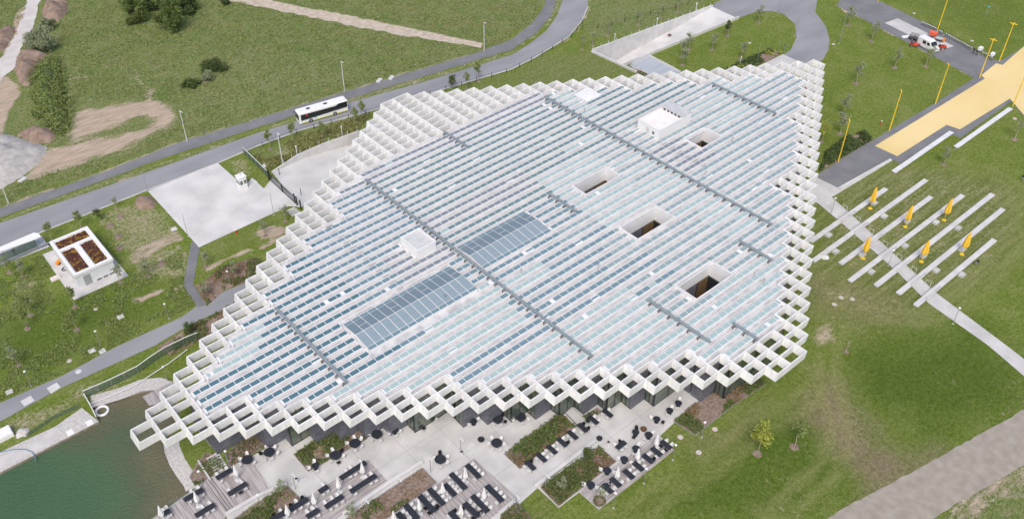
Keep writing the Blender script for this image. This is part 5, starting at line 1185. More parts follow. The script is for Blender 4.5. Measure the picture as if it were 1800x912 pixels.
for q in ((w_, dv+.35, hw-w_, hl-w_), (w_, w_, hw/2-.4, dv-.35), (hw/2+.4, w_, hw-w_, dv-.35)):
    o = MB().box(q[0]+.2, q[1]+.2, HH-.018, q[2]-.2, q[3]-.2, HH+.05).build('roof_bed', mat('sedum_soil', (.09, .045, .035), .95, (.17, .085, .065), 3), roof)
    nn_ = int((q[2]-q[0])*(q[3]-q[1])*34); P = np.c_[q[0]+.25+rr.random(nn_)*(q[2]-q[0]-.5), q[1]+.25+rr.random(nn_)*(q[3]-q[1]-.5), HH+.06+rr.random(nn_)*.1]
    leaves(P, .26, 3).build('sedum', M_SED, roof, 'stuff')
    k_ = (vnoise(P[:, :2], 1.6, 4) > .66); leaves(P[k_]+[0, 0, .06], .24, 8).build('sedum_bloom', M_SEDY, roof, 'stuff')
dr = MB().box(1.25, -.05, .06, 2.55, -.004, 2.3).build('door', mat('door_grey', (.30, .32, .32), .5), t); MB().box(2.35, -.1, 1.1, 2.43, -.051, 1.25).build('handle', M_DARK, dr)
for q in range(3): MB().box(3.4+q*1.2, -.04, .06, 4.3+q*1.2, -.004, .3).build('vent', M_DARK, t)
for q, yy in enumerate((1.5, 4.5, 7.5)): MB().box(-.05, yy, .1, -.004, yy+1.5, 2.3).build('door', mat('door_pale', (.55, .57, .58), .5), t)
p = G2(106, 462); t = thing('orange_generator', 'orange machine drum leaning at the substation wall', 'machine', (*p, .05), .6)
MB().tube((-.9, 0, .5), (.9, 0, .5), .33, n=12).build('drum', M_ORANGE, t); MB().box(-.7, -.3, 0, .7, .3, .2).build('cradle', M_DARK, t)
def torus(mb, c, R, r, n=20, k=6, ax=2, mi=0):
    v = []
    for i in range(n):
        a = 6.2832*i/n
        for j in range(k):
            b = 6.2832*j/k; d = R+r*math.cos(b); q = (d*math.cos(a), d*math.sin(a), r*math.sin(b))
            q = q if ax == 2 else ((q[2], q[0], q[1]) if ax == 0 else (q[0], q[2], q[1])); v.append((q[0]+c[0], q[1]+c[1], q[2]+c[2]))
    mb.add(v, [(i*k+j, ((i+1) % n)*k+j, ((i+1) % n)*k+(j+1) % k, i*k+(j+1) % k) for i in range(n) for j in range(k)], mi); return mb
o = torus(MB(), (0, 0, .12), .42, .1).build('hose_coil', M_DARK); o.location = (*G2(113.5, 474), .05); tag(o, 'coil of black hose on the slab beside the substation', 'hose')
o = MB().box(-.9, -.5, 0, .9, .5, .35).box(-.7, -.35, .35, .7, .35, .5).build('inspection_box', mat('pinkish_concrete', (.62, .54, .52), .8, (.7, .66, .65), 2)); o.location = (*G2(98, 490), 0); tag(o, 'pale pinkish concrete box at the edge of the substation slab', 'box')
p = G2(427, 330); t = thing('kiosk', 'white square control kiosk with a lamp on top at the forecourt', 'kiosk', (*p, .05), 0)
MB().box(-.8, -.8, 0, .8, .8, 2.9).build('cabin', M_PAINTW, t); rf = MB().box(-.9, -.9, 2.9, .9, .9, 3.02).build('roof', M_PAINTW, t); MB().tube((0, 0, 3.02), (0, 0, 4.2), .05).build('mast', M_METAL, rf)
for q in (-.42, .42): MB().box(q-.28, -.83, 1.3, q+.28, -.805, 2.2).build('window', M_GLASSD, t); MB().box(-.83, q-.28, 1.3, -.805, q+.28, 2.2).build('window', M_GLASSD, t)
sheet('kiosk_pad', PX([(430, 328.5), (443, 313), (453, 320.5), (440, 332)]), .075, M_CONCW)
slabs('stop_platform', PX([(-60, 468), (0, 441), (72, 414), (87, 434), (0, 467), (-60, 490)]), 3.0, 3.0, 0, 0, .07, mat('platform_paver', (.44, .455, .47), .8, (.52, .53, .54), .6), gap=.05)
sr = [G(x_, y_, 2.6) for x_, y_ in ((-40, 451), (60, 408.5), (69, 411), (71, 416), (60, 421), (0, 442), (-40, 459))]; c = sum(sr, Vector())/len(sr)
t = thing('bus_shelter', 'bus shelter with a long flat white roof at the road', 'shelter', (c.x, c.y, .07))
MB().prism([(q.x-c.x, q.y-c.y) for q in sr], 2.42, 2.55).build('roof', M_PAINTW, t)
ax = (Vector((sr[1].x, sr[1].y))-Vector((sr[0].x, sr[0].y))).normalized(); nr = Vector((-ax.y, ax.x))
tt_ = [(Vector((q.x, q.y))-Vector((c.x, c.y))).dot(ax) for q in sr]; t0_, t1_ = min(tt_)+.6, max(tt_)-1.2
for q in [t0_+(t1_-t0_)*k_/5 for k_ in range(6)]: MB().tube((*(ax*q), 0), (*(ax*q), 2.42), .06).build('post', M_METAL, t)
bk = ax*0-nr*.55; MB().ribbon([tuple(ax*t0_), tuple(ax*t1_)], .04, .3, 2.1, side=-.3).build('rear_panel', M_GLF, t)
mb = MB(); mb.ribbon([tuple(ax*-6), tuple(ax*6)], .4, .4, .46, side=-.9); mb.build('bench', M_METAL, t)

# ------------------------------------------------------------------ bus
A_ = G(530.2, 218.5, .3); B_ = G(609.6, 195.5, .3); ang = math.atan2(A_.y-B_.y, A_.x-B_.x)       # heading of travel
mid = (A_+B_)/2; hd = Vector((math.cos(ang), math.sin(ang))); lf = Vector((-hd.y, hd.x))
side = 1 if (Vector(G2(522.5, 209.8))-Vector((A_.x, A_.y))).dot(lf) > 0 else -1
cb = Vector((mid.x, mid.y))+lf*(side*1.275); BL = 12.0; BW = 2.55
t = thing('bus', 'white and lime city bus with dark windows driving on the road', 'bus', (cb.x, cb.y, .03), ang)
def loft(secs, mats_f=None):
    mb = MB(); k = len(secs[0]); v = [p for s in secs for p in s]
    f = [(i*k+j, i*k+(j+1) % k, (i+1)*k+(j+1) % k, (i+1)*k+j) for i in range(len(secs)-1) for j in range(k)]
    f += [tuple(range(k-1, -1, -1)), tuple(range((len(secs)-1)*k, len(secs)*k))]; return mb.add(v, f)
def sec(x, w, z0, z1, rd=.14): return [(x, -w, z0), (x, w, z0), (x, w, z1-rd), (x, w-rd, z1), (x, -w+rd, z1), (x, -w, z1-rd)]
loft([sec(-BL/2, BW/2-.06, .38, 2.95), sec(-BL/2+.15, BW/2, .32, 3.0), sec(BL/2-.35, BW/2, .32, 3.0), sec(BL/2-.05, BW/2-.08, .34, 2.86), sec(BL/2, BW/2-.16, .40, 1.0)]).build('body', M_PAINTW, t)
M_BG = mat('bus_glass', (.018, .022, .028), .08, spec=.8); M_LIME = mat('lime_paint', (.62, .66, .06), .4)
for s in (-1, 1):
    y = s*(BW/2+.012)
    w = MB().add([(-BL/2+.15, y-.011, 1.35), (BL/2-.5, y-.011, 1.05), (BL/2-.5, y-.011, 2.55), (-BL/2+3.0, y-.011, 2.42), (-BL/2+2.2, y-.011, 2.86), (-BL/2+.15, y-.011, 2.86), (-BL/2+.15, y+.011, 1.35), (BL/2-.5, y+.011, 1.05), (BL/2-.5, y+.011, 2.55), (-BL/2+3.0, y+.011, 2.42), (-BL/2+2.2, y+.011, 2.86), (-BL/2+.15, y+.011, 2.86)],
                 [(0, 1, 2, 3, 4, 5), (11, 10, 9, 8, 7, 6)]+[(i, (i+1) % 6, 6+(i+1) % 6, 6+i) for i in range(6)]).build('side_windows', M_BG, t)
    for q in range(6): MB().box(-BL/2+2.3+q*1.45, y-.016, 1.2, -BL/2+2.36+q*1.45, y+.016, 2.42).build('mullion', M_DARK, w)
    MB().box(-BL/2+.3, y-.01, .34, BL/2-.6, y+.01, .52).build('lime_stripe', M_LIME, t)
MB().box(BL/2-.42, -BW/2+.1, 1.05, BL/2+.0, BW/2-.1, 2.6).build('windscreen', M_BG, t); MB().box(-BL/2-.03, -BW/2+.25, 1.5, -BL/2+.05, BW/2-.25, 2.6).build('rear_window', M_BG, t)
for xx in (BL/2-2.75, -BL/2+3.35):
    for s in (-1, 1):
        wmb = MB().tube((0, -.16, 0), (0, .16, 0), .49, n=20); wh = wmb.build('wheel', M_TYRE, t); wh.location = (xx, s*(BW/2-.13), .49)
        MB().tube((0, s*.161, 0), (0, s*.175, 0), .27, n=14).build('rim', M_METAL, wh)
for xx in (-1.0, 3.2): MB().box(xx-.42, -.3, 3.003, xx+.42, .3, 3.09).build('roof_hatch', M_DARK, t)
MB().box(-BL/2+.6, -.85, 3.002, -BL/2+3.6, .85, 3.22).build('roof_unit', M_PAINTW, t)
for s in (-1, 1): MB().tube((BL/2-.3, s*1.1, 2.7), (BL/2+.35, s*1.35, 2.5), .03).box(BL/2+.28, s*1.35-.09, 2.1, BL/2+.36, s*1.35+.09, 2.5).build('mirror', M_DARK, t); MB().box(BL/2-.06, s*.85-.16, .62, BL/2+.015, s*.85+.16, .82).build('headlight', M_METAL, t)
MB().lathe([(.03, 0), (.2, .02)], 12).build('logo', M_RED, t).location = (BL/2-1.9, 0, 3.004)
bl = bpy.data.objects.get('logo')
for s in (-1, 1):
    o = MB().tube((BL/2-1.9, s*(BW/2+.024), 2.15), (BL/2-1.9, s*(BW/2+.034), 2.15), .24, n=16).build('round_sign', M_RED, t)
    MB().tube((BL/2-4.0, s*(BW/2+.002), .95), (BL/2-4.0, s*(BW/2+.012), .95), .27, n=16).build('round_emblem', mat('emblem_blue', (.30, .55, .66), .4), t)
bpy.data.objects.remove(bl)

# ------------------------------------------------------------------ vehicles on the asphalt way
def wheels(t, pts, r, w=.2, mt_r=M_METAL):
    for (x_, y_) in pts:
        wh = MB().tube((0, -w/2, 0), (0, w/2, 0), r, n=16).build('wheel', M_TYRE, t); wh.location = (x_, y_, r); s = 1 if y_ > 0 else -1
        MB().tube((0, s*w/2, 0), (0, s*(w/2+.012), 0), r*.55, n=12).build('rim', mt_r, wh)
va = Vector(G2(1617, 79)); vb = Vector(G2(1643, 93)); ang = math.atan2((vb-va).y, (vb-va).x); c = (va+vb)/2
t = thing('van', 'white box van parked on the asphalt way among red machines', 'van', (c.x, c.y, .04), ang+.0)
def vs_(x, w, z0, z1): return sec(x, w, z0, z1, .12)
loft([vs_(-2.7, .95, .45, 2.45), vs_(-2.55, .99, .35, 2.52), vs_(.75, .99, .35, 2.52), vs_(1.05, .98, .35, 2.35), vs_(1.75, .96, .35, 1.45), vs_(2.6, .93, .35, 1.12), vs_(2.75, .86, .45, .95)]).build('body', M_PAINTW, t)
MB().add([(1.08, -.88, 2.30), (1.08, .88, 2.30), (1.74, .90, 1.50), (1.74, -.90, 1.50), (1.12, -.88, 2.34), (1.12, .88, 2.34), (1.80, .90, 1.52), (1.80, -.90, 1.52)], [(4, 7, 6, 5), (0, 4, 5, 1), (0, 3, 7, 4), (1, 5, 6, 2), (3, 2, 6, 7)]).build('windscreen', M_BG, t)
for s in (-1, 1):
    MB().box(.25, s*.985-.012, 1.35, 1.05, s*.985+.012, 2.05).build('side_window', M_BG, t); MB().box(-1.1, s*.985-.012, 1.3, -.1, s*.985+.012, 2.1).build('open_side_hatch', M_DARK, t)
    MB().box(2.68, s*.62-.16, .72, 2.77, s*.62+.16, .9).build('headlight', M_METAL, t)
wheels(t, [(x_, s*.9) for x_ in (-1.75, 1.8) for s in (-1, 1)], .35)
def machine(px_, py_, lab, ang, build, cat): t = thing('machine', lab, cat, (*G2(px_, py_), .04), ang); build(t); return t
def mower(t):
    MB().box(-.9, -.5, .35, .1, .5, .75).build('chassis', M_RED, t); MB().add([(.1, -.42, .35), (1.0, -.36, .35), (1.0, .36, .35), (.1, .42, .35), (.1, -.42, .95), (.9, -.3, .8), (.9, .3, .8), (.1, .42, .95)], [(4, 5, 6, 7), (0, 1, 5, 4), (1, 2, 6, 5), (2, 3, 7, 6)]).build('bonnet', M_RED, t)
    MB().box(-.7, -.25, .76, -.2, .25, .85).box(-.8, -.25, .85, -.68, .25, 1.25).build('seat', M_DARK, t); MB().tube((.1, 0, .9), (-.1, 0, 1.15), .025).build('steering_column', M_DARK, t); wheels(t, [(-.6, .55), (-.6, -.55)], .33, .25); wheels(t, [(.7, .45), (.7, -.45)], .24, .2)
machine(1606, 82, 'red ride-on mower behind the white van', R_(-60), mower, 'mower'); machine(1655, 86, 'small red ride-on mower in front of the white van', R_(-30), mower, 'mower')
def rack(t):
    MB().box(-1.1, -.7, .45, 1.1, .7, .55).build('bed', M_DARK, t)
    for s in (-1, 1):
        for q in range(6): MB().box(-1.05+q*.4, s*.68-.03, .55, -.98+q*.4, s*.68+.03, 1.5).build('stake', M_METAL, t)
    for q in range(3): MB().box(-1.1, -.72, .75+q*.3, 1.1, -.66, .85+q*.3).box(-1.1, .66, .75+q*.3, 1.1, .72, .85+q*.3).build('side_board', mat('grey_board', (.14, .135, .13), .8), t)
    wheels(t, [(0, .8), (0, -.8)], .33)
machine(1605, 70, 'grey slatted cage trailer behind the white van', R_(-80), rack, 'trailer')
def redbox(t):
    MB().add([(-.7, -.6, .5), (.7, -.6, .5), (.7, .6, .5), (-.7, .6, .5), (-.95, -.8, 1.35), (.95, -.8, 1.35), (.95, .8, 1.35), (-.95, .8, 1.35), (-.85, -.7, 1.25), (.85, -.7, 1.25), (.85, .7, 1.25), (-.85, .7, 1.25)], [(0, 3, 2, 1), (0, 1, 5, 4), (1, 2, 6, 5), (2, 3, 7, 6), (3, 0, 4, 7), (4, 5, 9, 8), (5, 6, 10, 9), (6, 7, 11, 10), (7, 4, 8, 11), (8, 9, 10, 11)]).build('hopper', mat('orange_red', (.72, .12, .06), .5), t)
    MB().box(-.4, -.4, .25, .4, .4, .5).build('chassis', M_DARK, t); wheels(t, [(0, .6), (0, -.6)], .28)
machine(1639, 66, 'orange-red spreader hopper on the pale concrete pad', R_(-70), redbox, 'trailer')
def drum(t):
    MB().tube((-.8, 0, .75), (.8, 0, .75), .45, n=14).build('drum', M_METAL, t); MB().box(-1.0, -.4, .25, 1.0, .4, .4).build('chassis', M_DARK, t); wheels(t, [(.5, .5), (.5, -.5), (-.5, .5), (-.5, -.5)], .25)
    MB().box(.82, -.3, .4, 1.3, .3, 1.0).build('pump', M_ORANGE, t)
machine(1650, 73, 'grey tank trailer with orange pump beside the red hopper', R_(-75), drum, 'trailer')
def ramp_(t): MB().add([(-.9, -.6, .02), (.9, -.6, .02), (.9, .6, .02), (-.9, .6, .02), (-.9, -.6, .06), (.9, -.6, .35), (.9, .6, .35), (-.9, .6, .06)], [(4, 5, 6, 7), (0, 1, 5, 4), (1, 2, 6, 5), (2, 3, 7, 6), (3, 0, 4, 7)]).build('ramp_plate', M_PAINTW, t); MB().box(.6, -.65, .0, .9, -.6, .4).build('side_rail', M_METAL, t)
machine(1592, 66, 'white loading ramp plate behind the cage trailer', R_(-40), ramp_, 'ramp')
# bicycles
def mk_bike():
    t = thing('bicycle', '', 'bicycle')
    for x_ in (-.52, .52): torus(MB(), (x_, 0, .34), .32, .028, 16, 5, ax=1).build('wheel', M_TYRE, t)
    b = MB()
    for p0, p1 in (((-.52, 0, .34), (-.12, 0, .30)), ((-.12, 0, .30), (-.22, 0, .80)), ((-.2, 0, .75), (.36, 0, .78)), ((-.12, 0, .30), (.38, 0, .70)), ((.36, 0, .86), (.52, 0, .34)), ((-.52, 0, .34), (-.2, 0, .72))): b.tube(p0, p1, .03, n=5)
    b.build('frame', mat('bike_silver', (.55, .57, .59), .4), t); MB().box(-.36, -.08, .86, -.10, .08, .93).tube((-.22, 0, .78), (-.24, 0, .87), .02, n=4).build('saddle', M_DARK, t); MB().tube((.34, -.28, .98), (.34, .28, .98), .025, n=5).tube((.36, 0, .84), (.34, 0, .98), .02, n=4).build('handlebar', M_METAL, t)
    MB().box(.44, -.12, .84, .60, .12, .98).build('basket', M_LAMPW, t)
    return t
for (x0, y0), (x1, y1), nb in (((1622, 44), (1645, 54), 7), ((1652, 59), (1655, 60.5), 2), ((1663, 64), (1707, 88), 12)):
    for q in range(nb):
        f = q/(nb-1); p = G2(x0+(x1-x0)*f, y0+(y1-y0)*f)
        place(CACHE, 'bike', mk_bike, (*p, .04), math.pi+random.uniform(-.12, .12), 'silver rental bicycle in the parked row along the asphalt way', 'parked bicycles')
for x_, y_ in ((1728, 97), (1733, 99), (1738, 103), (1743, 106)): place(CACHE, 'bike', mk_bike, (*G2(x_, y_), .04), math.pi+random.uniform(-.3, .3), 'silver bicycle beside the white cargo boxes', 'bicycles by the cargo boxes')
for x_, y_ in ((1722, 91), (1743, 101)):
    t = thing('cargo_trolley', 'white box cargo trolley at the end of the bicycle row', 'trolley', (*G2(x_, y_), .04), random.uniform(-.2, .2), 'cargo trolleys'); MB().box(-.55, -.42, .35, .55, .42, 1.15).build('box', M_CLOTHW, t); MB().tube((-.5, 0, .4), (-1.0, 0, .95), .03).build('drawbar', M_METAL, t); wheels(t, [(0, .48), (0, -.48)], .25, .06)

# ------------------------------------------------------------------ people
def person(px_, py_, lab, rz, shirt, trousers, pose='walk', z=.04, hair=(.05, .035, .025)):
    J = {'walk': {'hip': (0, 0, .92), 'ch': (0, .02, 1.32), 'nk': (0, .03, 1.5), 'hd': (0, .06, 1.68), 'kl': (-.1, .16, .5), 'fl': (-.1, .22, .06), 'tl': (-.1, .38, .05), 'kr': (.1, -.04, .48), 'fr': (.1, -.30, .10), 'tr': (.1, -.16, .05), 'el': (-.25, -.12, 1.1), 'wl': (-.26, .0, .88), 'er': (.25, .1, 1.1), 'wr': (.25, .28, .95)},
         'bend': {'hip': (0, -.1, .88), 'ch': (0, .22, 1.12), 'nk': (0, .38, 1.2), 'hd': (0, .52, 1.22), 'kl': (-.12, .02, .48), 'fl': (-.12, -.05, .07), 'tl': (-.12, .15, .05), 'kr': (.12, .02, .48), 'fr': (.12, -.05, .07), 'tr': (.12, .15, .05), 'el': (-.22, .32, .85), 'wl': (-.15, .45, .6), 'er': (.22, .32, .85), 'wr': (.15, .45, .6)},
         'stand': {'hip': (0, 0, .92), 'ch': (0, 0, 1.33), 'nk': (0, .02, 1.5), 'hd': (0, .04, 1.68), 'kl': (-.11, .02, .5), 'fl': (-.12, 0, .07), 'tl': (-.13, .17, .05), 'kr': (.11, .02, .5), 'fr': (.12, 0, .07), 'tr': (.13, .17, .05), 'el': (-.27, -.04, 1.1), 'wl': (-.22, .18, .98), 'er': (.27, -.04, 1.1), 'wr': (.22, .18, .98)}}[pose]
    sh = lambda s: (J['ch'][0]+s*.19, J['ch'][1], J['ch'][2]+.09)
    names = ['hip', 'ch', 'nk', 'hd', 'kl', 'fl', 'tl', 'kr', 'fr', 'tr', 'sl', 'el', 'wl', 'sr', 'er', 'wr', 'hl', 'hr', 'gl', 'gr']
    J['sl'], J['sr'] = sh(-1), sh(1); J['hl'] = (-.1, J['hip'][1], J['hip'][2]-.07); J['hr'] = (.1, J['hip'][1], J['hip'][2]-.07)
    for a, b in (('gl', 'wl'), ('gr', 'wr')): J[a] = (J[b][0], J[b][1]+.05, J[b][2]-.11)
    rad = {'hip': .15, 'ch': .165, 'nk': .06, 'hd': .105, 'kl': .065, 'fl': .045, 'tl': .04, 'kr': .065, 'fr': .045, 'tr': .04, 'sl': .075, 'el': .05, 'wl': .035, 'sr': .075, 'er': .05, 'wr': .035, 'hl': .10, 'hr': .10, 'gl': .035, 'gr': .035}
    idx = {n_: i for i, n_ in enumerate(names)}
    ed = [('hip', 'ch'), ('ch', 'nk'), ('nk', 'hd'), ('hip', 'hl'), ('hip', 'hr'), ('hl', 'kl'), ('kl', 'fl'), ('fl', 'tl'), ('hr', 'kr'), ('kr', 'fr'), ('fr', 'tr'), ('ch', 'sl'), ('sl', 'el'), ('el', 'wl'), ('wl', 'gl'), ('ch', 'sr'), ('sr', 'er'), ('er', 'wr'), ('wr', 'gr')]
    me_ = bpy.data.meshes.new('person'); me_.from_pydata([J[n_] for n_ in names], [(idx[a], idx[b]) for a, b in ed], []); o = bpy.data.objects.new('person', me_); scene.collection.objects.link(o)
    sk = o.modifiers.new('skin', 'SKIN'); o.modifiers.new('sub', 'SUBSURF').levels = 1
    for n_ in names: sv = me_.skin_vertices[0].data[idx[n_]]; sv.radius = (rad[n_], rad[n_]*.9); sv.use_root = n_ == 'hip'
    dg = bpy.context.evaluated_depsgraph_get(); ev = o.evaluated_get(dg); m2 = bpy.data.meshes.new_from_object(ev); o.modifiers.clear(); o.data = m2; bpy.data.meshes.remove(me_)
    mats_ = [mat('skin', (.48, .30, .22), .6), mat('cloth_'+lab.split()[1]+shirt[0], shirt[1], .8), mat('legs_'+trousers[0], trousers[1], .8), mat('hair_dark', hair, .7), mat('shoes', (.05, .05, .05), .6)]
    m2.materials.clear()
    for q in mats_: m2.materials.append(q)
    hx = Vector(J['hd']); nk = Vector(J['nk']); hp = Vector(J['hip'])
    for pl_ in m2.polygons:
        ce = pl_.center; dh = (ce-hx).length
        if dh < .19: mi = 3 if (ce.z > hx.z+.03 or ce.y < hx.y-.03) else 0
        elif min((ce-Vector(J[g])).length for g in ('gl', 'gr')) < .09: mi = 0
        elif ce.z < .12: mi = 4
        elif ce.z < hp.z+.02 and abs(ce.x) < .2 and not (pose == 'bend' and ce.y > .25): mi = 2
        else: mi = 1
        pl_.material_index = mi; pl_.use_smooth = True
    o.location = (*G2(px_, py_), z); o.rotation_euler = (0, 0, rz); tag(o, lab, 'person'); return o
DK = ('dark', (.02, .022, .03)); BLU = ('blue', (.04, .06, .12)); GRY = ('grey', (.25, .25, .26))
person(1714, 466, 'person in black top bending over beside the last concrete bench', R_(200), DK, GRY, 'bend', 0.0)
person(1796, 318, 'person in dark clothes walking on the far lawn edge', R_(120), DK, GRY, 'walk', 0.0)
person(1710, 95, 'person in dark clothes standing at the end of the bicycle row', R_(60), DK, BLU, 'stand'); person(1716, 98, 'second dark-clothed person leaning towards the cargo trolley', R_(10), DK, DK, 'bend')
person(27, 449, 'person in black waiting beside the bus shelter', R_(100), DK, DK, 'stand', .07)

# ------------------------------------------------------------------ garden benches and plaza benches
GB = [((1425.7, 424.4), (1557, 330.6)), ((1429.6, 458), (1628.3, 315.7)), ((1476.7, 462.3), (1638, 345.7)), ((1491.7, 492.3), (1695, 343.3)), ((1538.3, 500.7), (1746.7, 341.3)), ((1577.7, 514.7), (1765, 367.3)), ((1608.3, 535.7), (1750, 421.3))]
NTH = ['first', 'second', 'third', 'fourth', 'fifth', 'sixth', 'seventh']
STUB = [[(1451.7, 409), (1531.7, 353)], [(1466.7, 439), (1551.7, 377.3)], [(1513, 444), (1591.7, 385.7)], [(1528, 474), (1588, 429), (1642.7, 388)], [(1621.7, 447.3), (1681.7, 398.3)], [(1643.3, 472.3), (1688.3, 435.7)], [(1690, 480.7)]]
path_c = [Vector(G2(*q)) for q in ((1448, 352), (1482, 379), (1611, 496), (1639, 523), (1755, 608))]
for q, (a, b) in enumerate(GB):
    zt = .48; pa = G(*a, zt); pb2 = G(*b, zt); y = (pa.y+pb2.y)/2; xa, xb = pa.x, pb2.x
    t = thing('garden_bench', f'long low concrete bench, {NTH[q]} from the plaza in the garden', 'bench', ((xa+xb)/2, y, 0)); L = (xb-xa)/2
    MB().box(-L, -.48, .30, L, .48, zt).build('seat_slab', M_CONCW, t); MB().box(-L+.15, -.34, 0, L-.15, .34, .30).build('plinth', M_CONC, t)
    for sx, sy in STUB[q]:
        p = G(sx, sy, .4); o = MB().box(-.6, -.55, 0, .6, .35, .42).build('side_block', M_CONC, t); o.location = (p.x-(xa+xb)/2, -1.05+.13, 0)
    # handrail where the path crosses
    xc = next((P0.x+(P1.x-P0.x)*(P0.y-y)/(P0.y-P1.y) for P0, P1 in zip(path_c[:-1], path_c[1:]) if P0.y >= y >= P1.y), None)
    if xc:
        for dy in (-.42, .42): MB().tube((xc-(xa+xb)/2-2.3, dy, .95), (xc-(xa+xb)/2+2.3, dy, .95), .03, n=5).tube((xc-(xa+xb)/2-2.3, dy, .48), (xc-(xa+xb)/2-2.3, dy, .95), .03, n=5).tube((xc-(xa+xb)/2+2.3, dy, .48), (xc-(xa+xb)/2+2.3, dy, .95), .03, n=5).build('handrail', M_METAL, t)
        xr_ = xc-(xa+xb)/2+1.7
        MB().tube((xr_, 1.0, 0), (xr_, 1.0, 1.3), .035, n=5).tube((xr_, 1.9, 0), (xr_, 1.9, 1.3), .035, n=5).tube((xr_, 1.0, 1.3), (xr_, 1.9, 1.3), .035, n=5).build('hoop', M_LAMPW, t)
for a, b, lab, w in (((1567, 300), (1677, 233.5), 'long white bench along the plaza edge beside the garden', 1.0), ((1677, 257), (1780, 191.5), 'long white bench at the outer corner of the plaza', 1.0)):
    pa = G(*a, .45); pb2 = G(*b, .45); t = thing('plaza_bench', lab, 'bench', ((pa.x+pb2.x)/2, (pa.y+pb2.y)/2, 0)); L = (pb2.x-pa.x)/2
    MB().box(-L, -w/2, .33, L, w/2, .48).build('seat_slab', mat('bench_white', (.70, .71, .73), .6, (.62, .63, .65), 1), t); MB().box(-L+.2, -w/2+.18, 0, L-.2, w/2-.18, .33).build('plinth', M_CONC, t)
    for q in range(9): MB().box(-L+.5+q*(2*L-1)/8-.03, -w/2-.004, .36, -L+.5+q*(2*L-1)/8+.03, w/2+.004, .484).build('joint', M_DECKR, t)
mb = MB(); mb.ribbon(PX([(1474, 333), (1566, 282)]), .6, 0, .3); o = mb.build('kerb_wall', M_CONCW); tag(o, 'low white wall along the lower edge of the plaza', 'wall')
# rock
bm = bmesh.new(); bmesh.ops.create_icosphere(bm, subdivisions=2, radius=.75)
for v in bm.verts: v.co *= .8+.4*random.random(); v.co.z = max(-.2, v.co.z*.75)
me_ = bpy.data.meshes.new('boulder'); bm.to_mesh(me_); bm.free(); me_.materials.append(M_CONCW); o = link('boulder', me_); o.location = (*G2(1449, 453), .2); tag(o, 'white angular boulder on the grass beside the second bench', 'boulder')
# ------------------------------------------------------------------ pond pieces
o = torus(MB(), (0, 0, 0), .95, .22, 28, 8).build('white_ring', M_PAINTW, smooth=True); o.location = (*G2(178.5, 720), -.25); tag(o, 'white floating ring at the corner of the pond', 'ring')
jp = PX([(250.7, 698), (263, 714), (300, 702), (325, 685), (310, 668)]); c = Vector(jp[0]); t = thing('jetty', 'small timber jetty reaching from under the fins over the beach', 'jetty', (c.x, c.y, 0))
lp = [(q[0]-c.x, q[1]-c.y) for q in jp]; xs_ = [q[0] for q in lp]; ys_ = [q[1] for q in lp]; x_ = min(xs_)
while x_ < max(xs_):
    cpl = clip_rect(lp, x_, min(ys_)-1, x_+.34, max(ys_)+1)
    if len(cpl) > 2 and area(cpl) > .05: MB().prism(cpl, .10, .16).build('plank', M_WOODDK2, t)
    x_ += .37
MB().box(min(xs_)+.4, min(ys_)+.8, -.6, min(xs_)+.6, min(ys_)+1.0, .098).build('pile', M_DARK, t); MB().box(min(xs_)+3.0, min(ys_)+1.2, -.6, min(xs_)+3.2, min(ys_)+1.4, .098).build('pile', M_DARK, t)
for x_, y_ in ((157.8, 743.6), (123.9, 760.8)):
    o = MB().box(-.5, -.6, 0, .5, .6, .06).build('skimmer_cover', M_PAINTW); o.location = (*G2(x_, y_), .10); tag(o, 'white skimmer cover set in the promenade edge', 'cover', 'skimmer covers')
o = MB().box(-2.1, -1.0, 0, 2.1, 1.0, .8).box(-2.0, -.9, .8, 2.0, .9, .95).build('covered_crate', M_CLOTHW); o.location = (*G2(-2, 771), 0); tag(o, 'white tarpaulin-covered crate on the bank behind the promenade', 'crate')
hp_ = [G(x_, y_, .16) for x_, y_ in ((-20, 796), (0, 794), (25, 789), (45, 789), (57, 794), (62, 802), (62.5, 811))]; mb = MB()
for a, b in zip(hp_[:-1], hp_[1:]): mb.tube(a, b, .07, n=6)
o = mb.build('blue_hose', mat('hose_blue', (.10, .20, .33), .5)); tag(o, 'blue hose curving across the promenade into the pond', 'hose')
for pl in ([(82, 682), (100, 672), (107, 681), (90, 692)], [(36, 705), (54, 695), (61, 704), (43, 714)]):
    o = sheet('paving_pad', PX(pl), .05, M_CONCW)
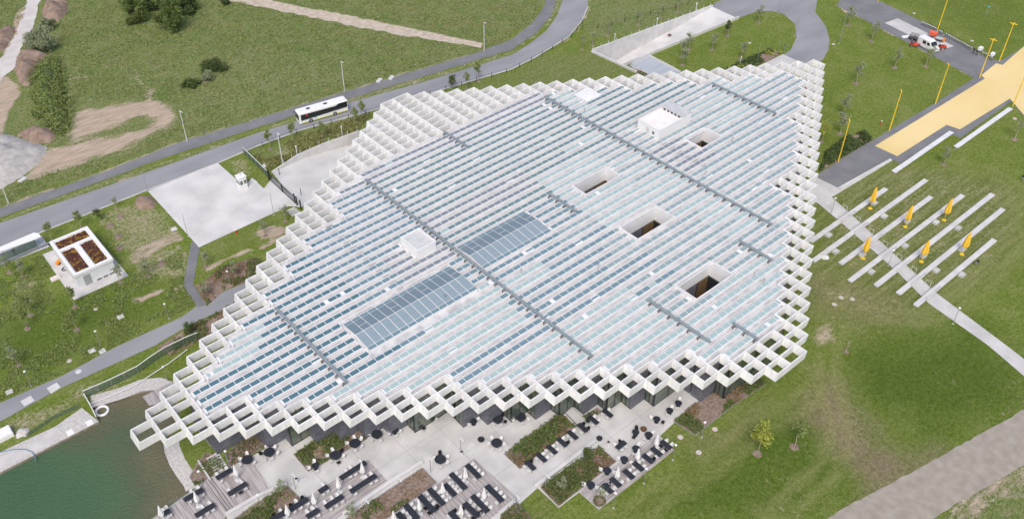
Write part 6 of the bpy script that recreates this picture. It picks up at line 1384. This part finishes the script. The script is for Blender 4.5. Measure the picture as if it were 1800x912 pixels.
# ------------------------------------------------------------------ small covers, hydrants, blocks
for x_, y_ in [(55.7, 528), (168.7, 542.7), (121.7, 634), (1478.7, 523), (1498.3, 525.7), (1466.7, 535), (1256.7, 754), (1228.3, 794.7), (1196, 768), (1606.7, 24), (1709, 72.3), (1465, 78.3), (1784, 209), (1317.7, 76)]:
    o = MB().lathe([(.42, 0), (.42, .04), (.36, .05), (.1, .05)], 18).build('manhole_cover', mat('pink_concrete', (.48, .42, .39), .8, (.56, .51, .48), 3)); o.location = (*G2(x_, y_), .0); tag(o, 'round pale manhole cover set in the grass', 'manhole', 'manhole covers in the grass')
for x_, y_, lab, z_ in ((138, 653, 'white round cover on the waterside path', .035), (1456, 357, 'grey ring cover near the start of the garden path', .05), (1474.5, 370, 'second ring cover on the garden path under the first bench', .05), (1177, 62.7, 'rust-brown round cover on the ramp', -2.35)):
    o = MB().lathe([(.5, 0), (.5, .02), (.1, .02)], 18).build('manhole_cover', M_RUST if 'rust' in lab else M_CONCW); p = G(x_, y_, z_) if z_ < 0 else G(x_, y_); o.location = (p.x, p.y, z_ if z_ > 0 else -2.2); tag(o, lab, 'manhole')
for x_, y_ in ((161.7, 617), (180, 617.5), (16.7, 689), (212, 557), (306, 403)):
    o = MB().box(-.55, -.5, 0, .55, .5, .12).build('concrete_cover', M_CONCW); o.location = (*G2(x_, y_), 0); tag(o, 'square pale concrete cover on the lawn', 'cover', 'square covers on the lawn')
for x_, y_, lab in ((40, 317, 'pale concrete block on the rough verge by the meadow'), (666.7, 142.7, 'pale slab lying on the verge of the footpath'), (688, 138, 'small pale slab further along the footpath verge'), (466, 292, 'white block in the grass behind the mesh fence')):
    o = MB().box(-.9, -.5, 0, .9, .5, .3).build('concrete_block', M_CONCW); o.location = (*G2(x_, y_), 0); o.rotation_euler = (0, 0, .5); tag(o, lab, 'block')
for x_, y_, lab in ((1548, 220, 'small red hydrant on the lawn beside the plaza'), (416, 411.5, 'small red hydrant on the grass below the forecourt')):
    t = thing('hydrant', lab, 'hydrant', G2(x_, y_)); MB().tube((0, 0, 0), (0, 0, 1.0), .13, n=10).build('barrel', M_RED, t); MB().lathe([(.17, 1.0), (.15, 1.12), (.05, 1.2)], 10).build('cap', M_PAINTW, t); MB().tube((-.24, 0, .7), (.24, 0, .7), .07, n=8).build('outlet', M_DARK, t)
for q in range(4):
    o = MB().box(-1.0, -.2, 0, 1.0, .2, .12).build('step_slab', M_CONCW); o.location = (*G2(511+q*3.2, 369+q*2.6), .03); tag(o, 'white step slab in the grass beside the sliding gate', 'step', 'step slabs by the gate')
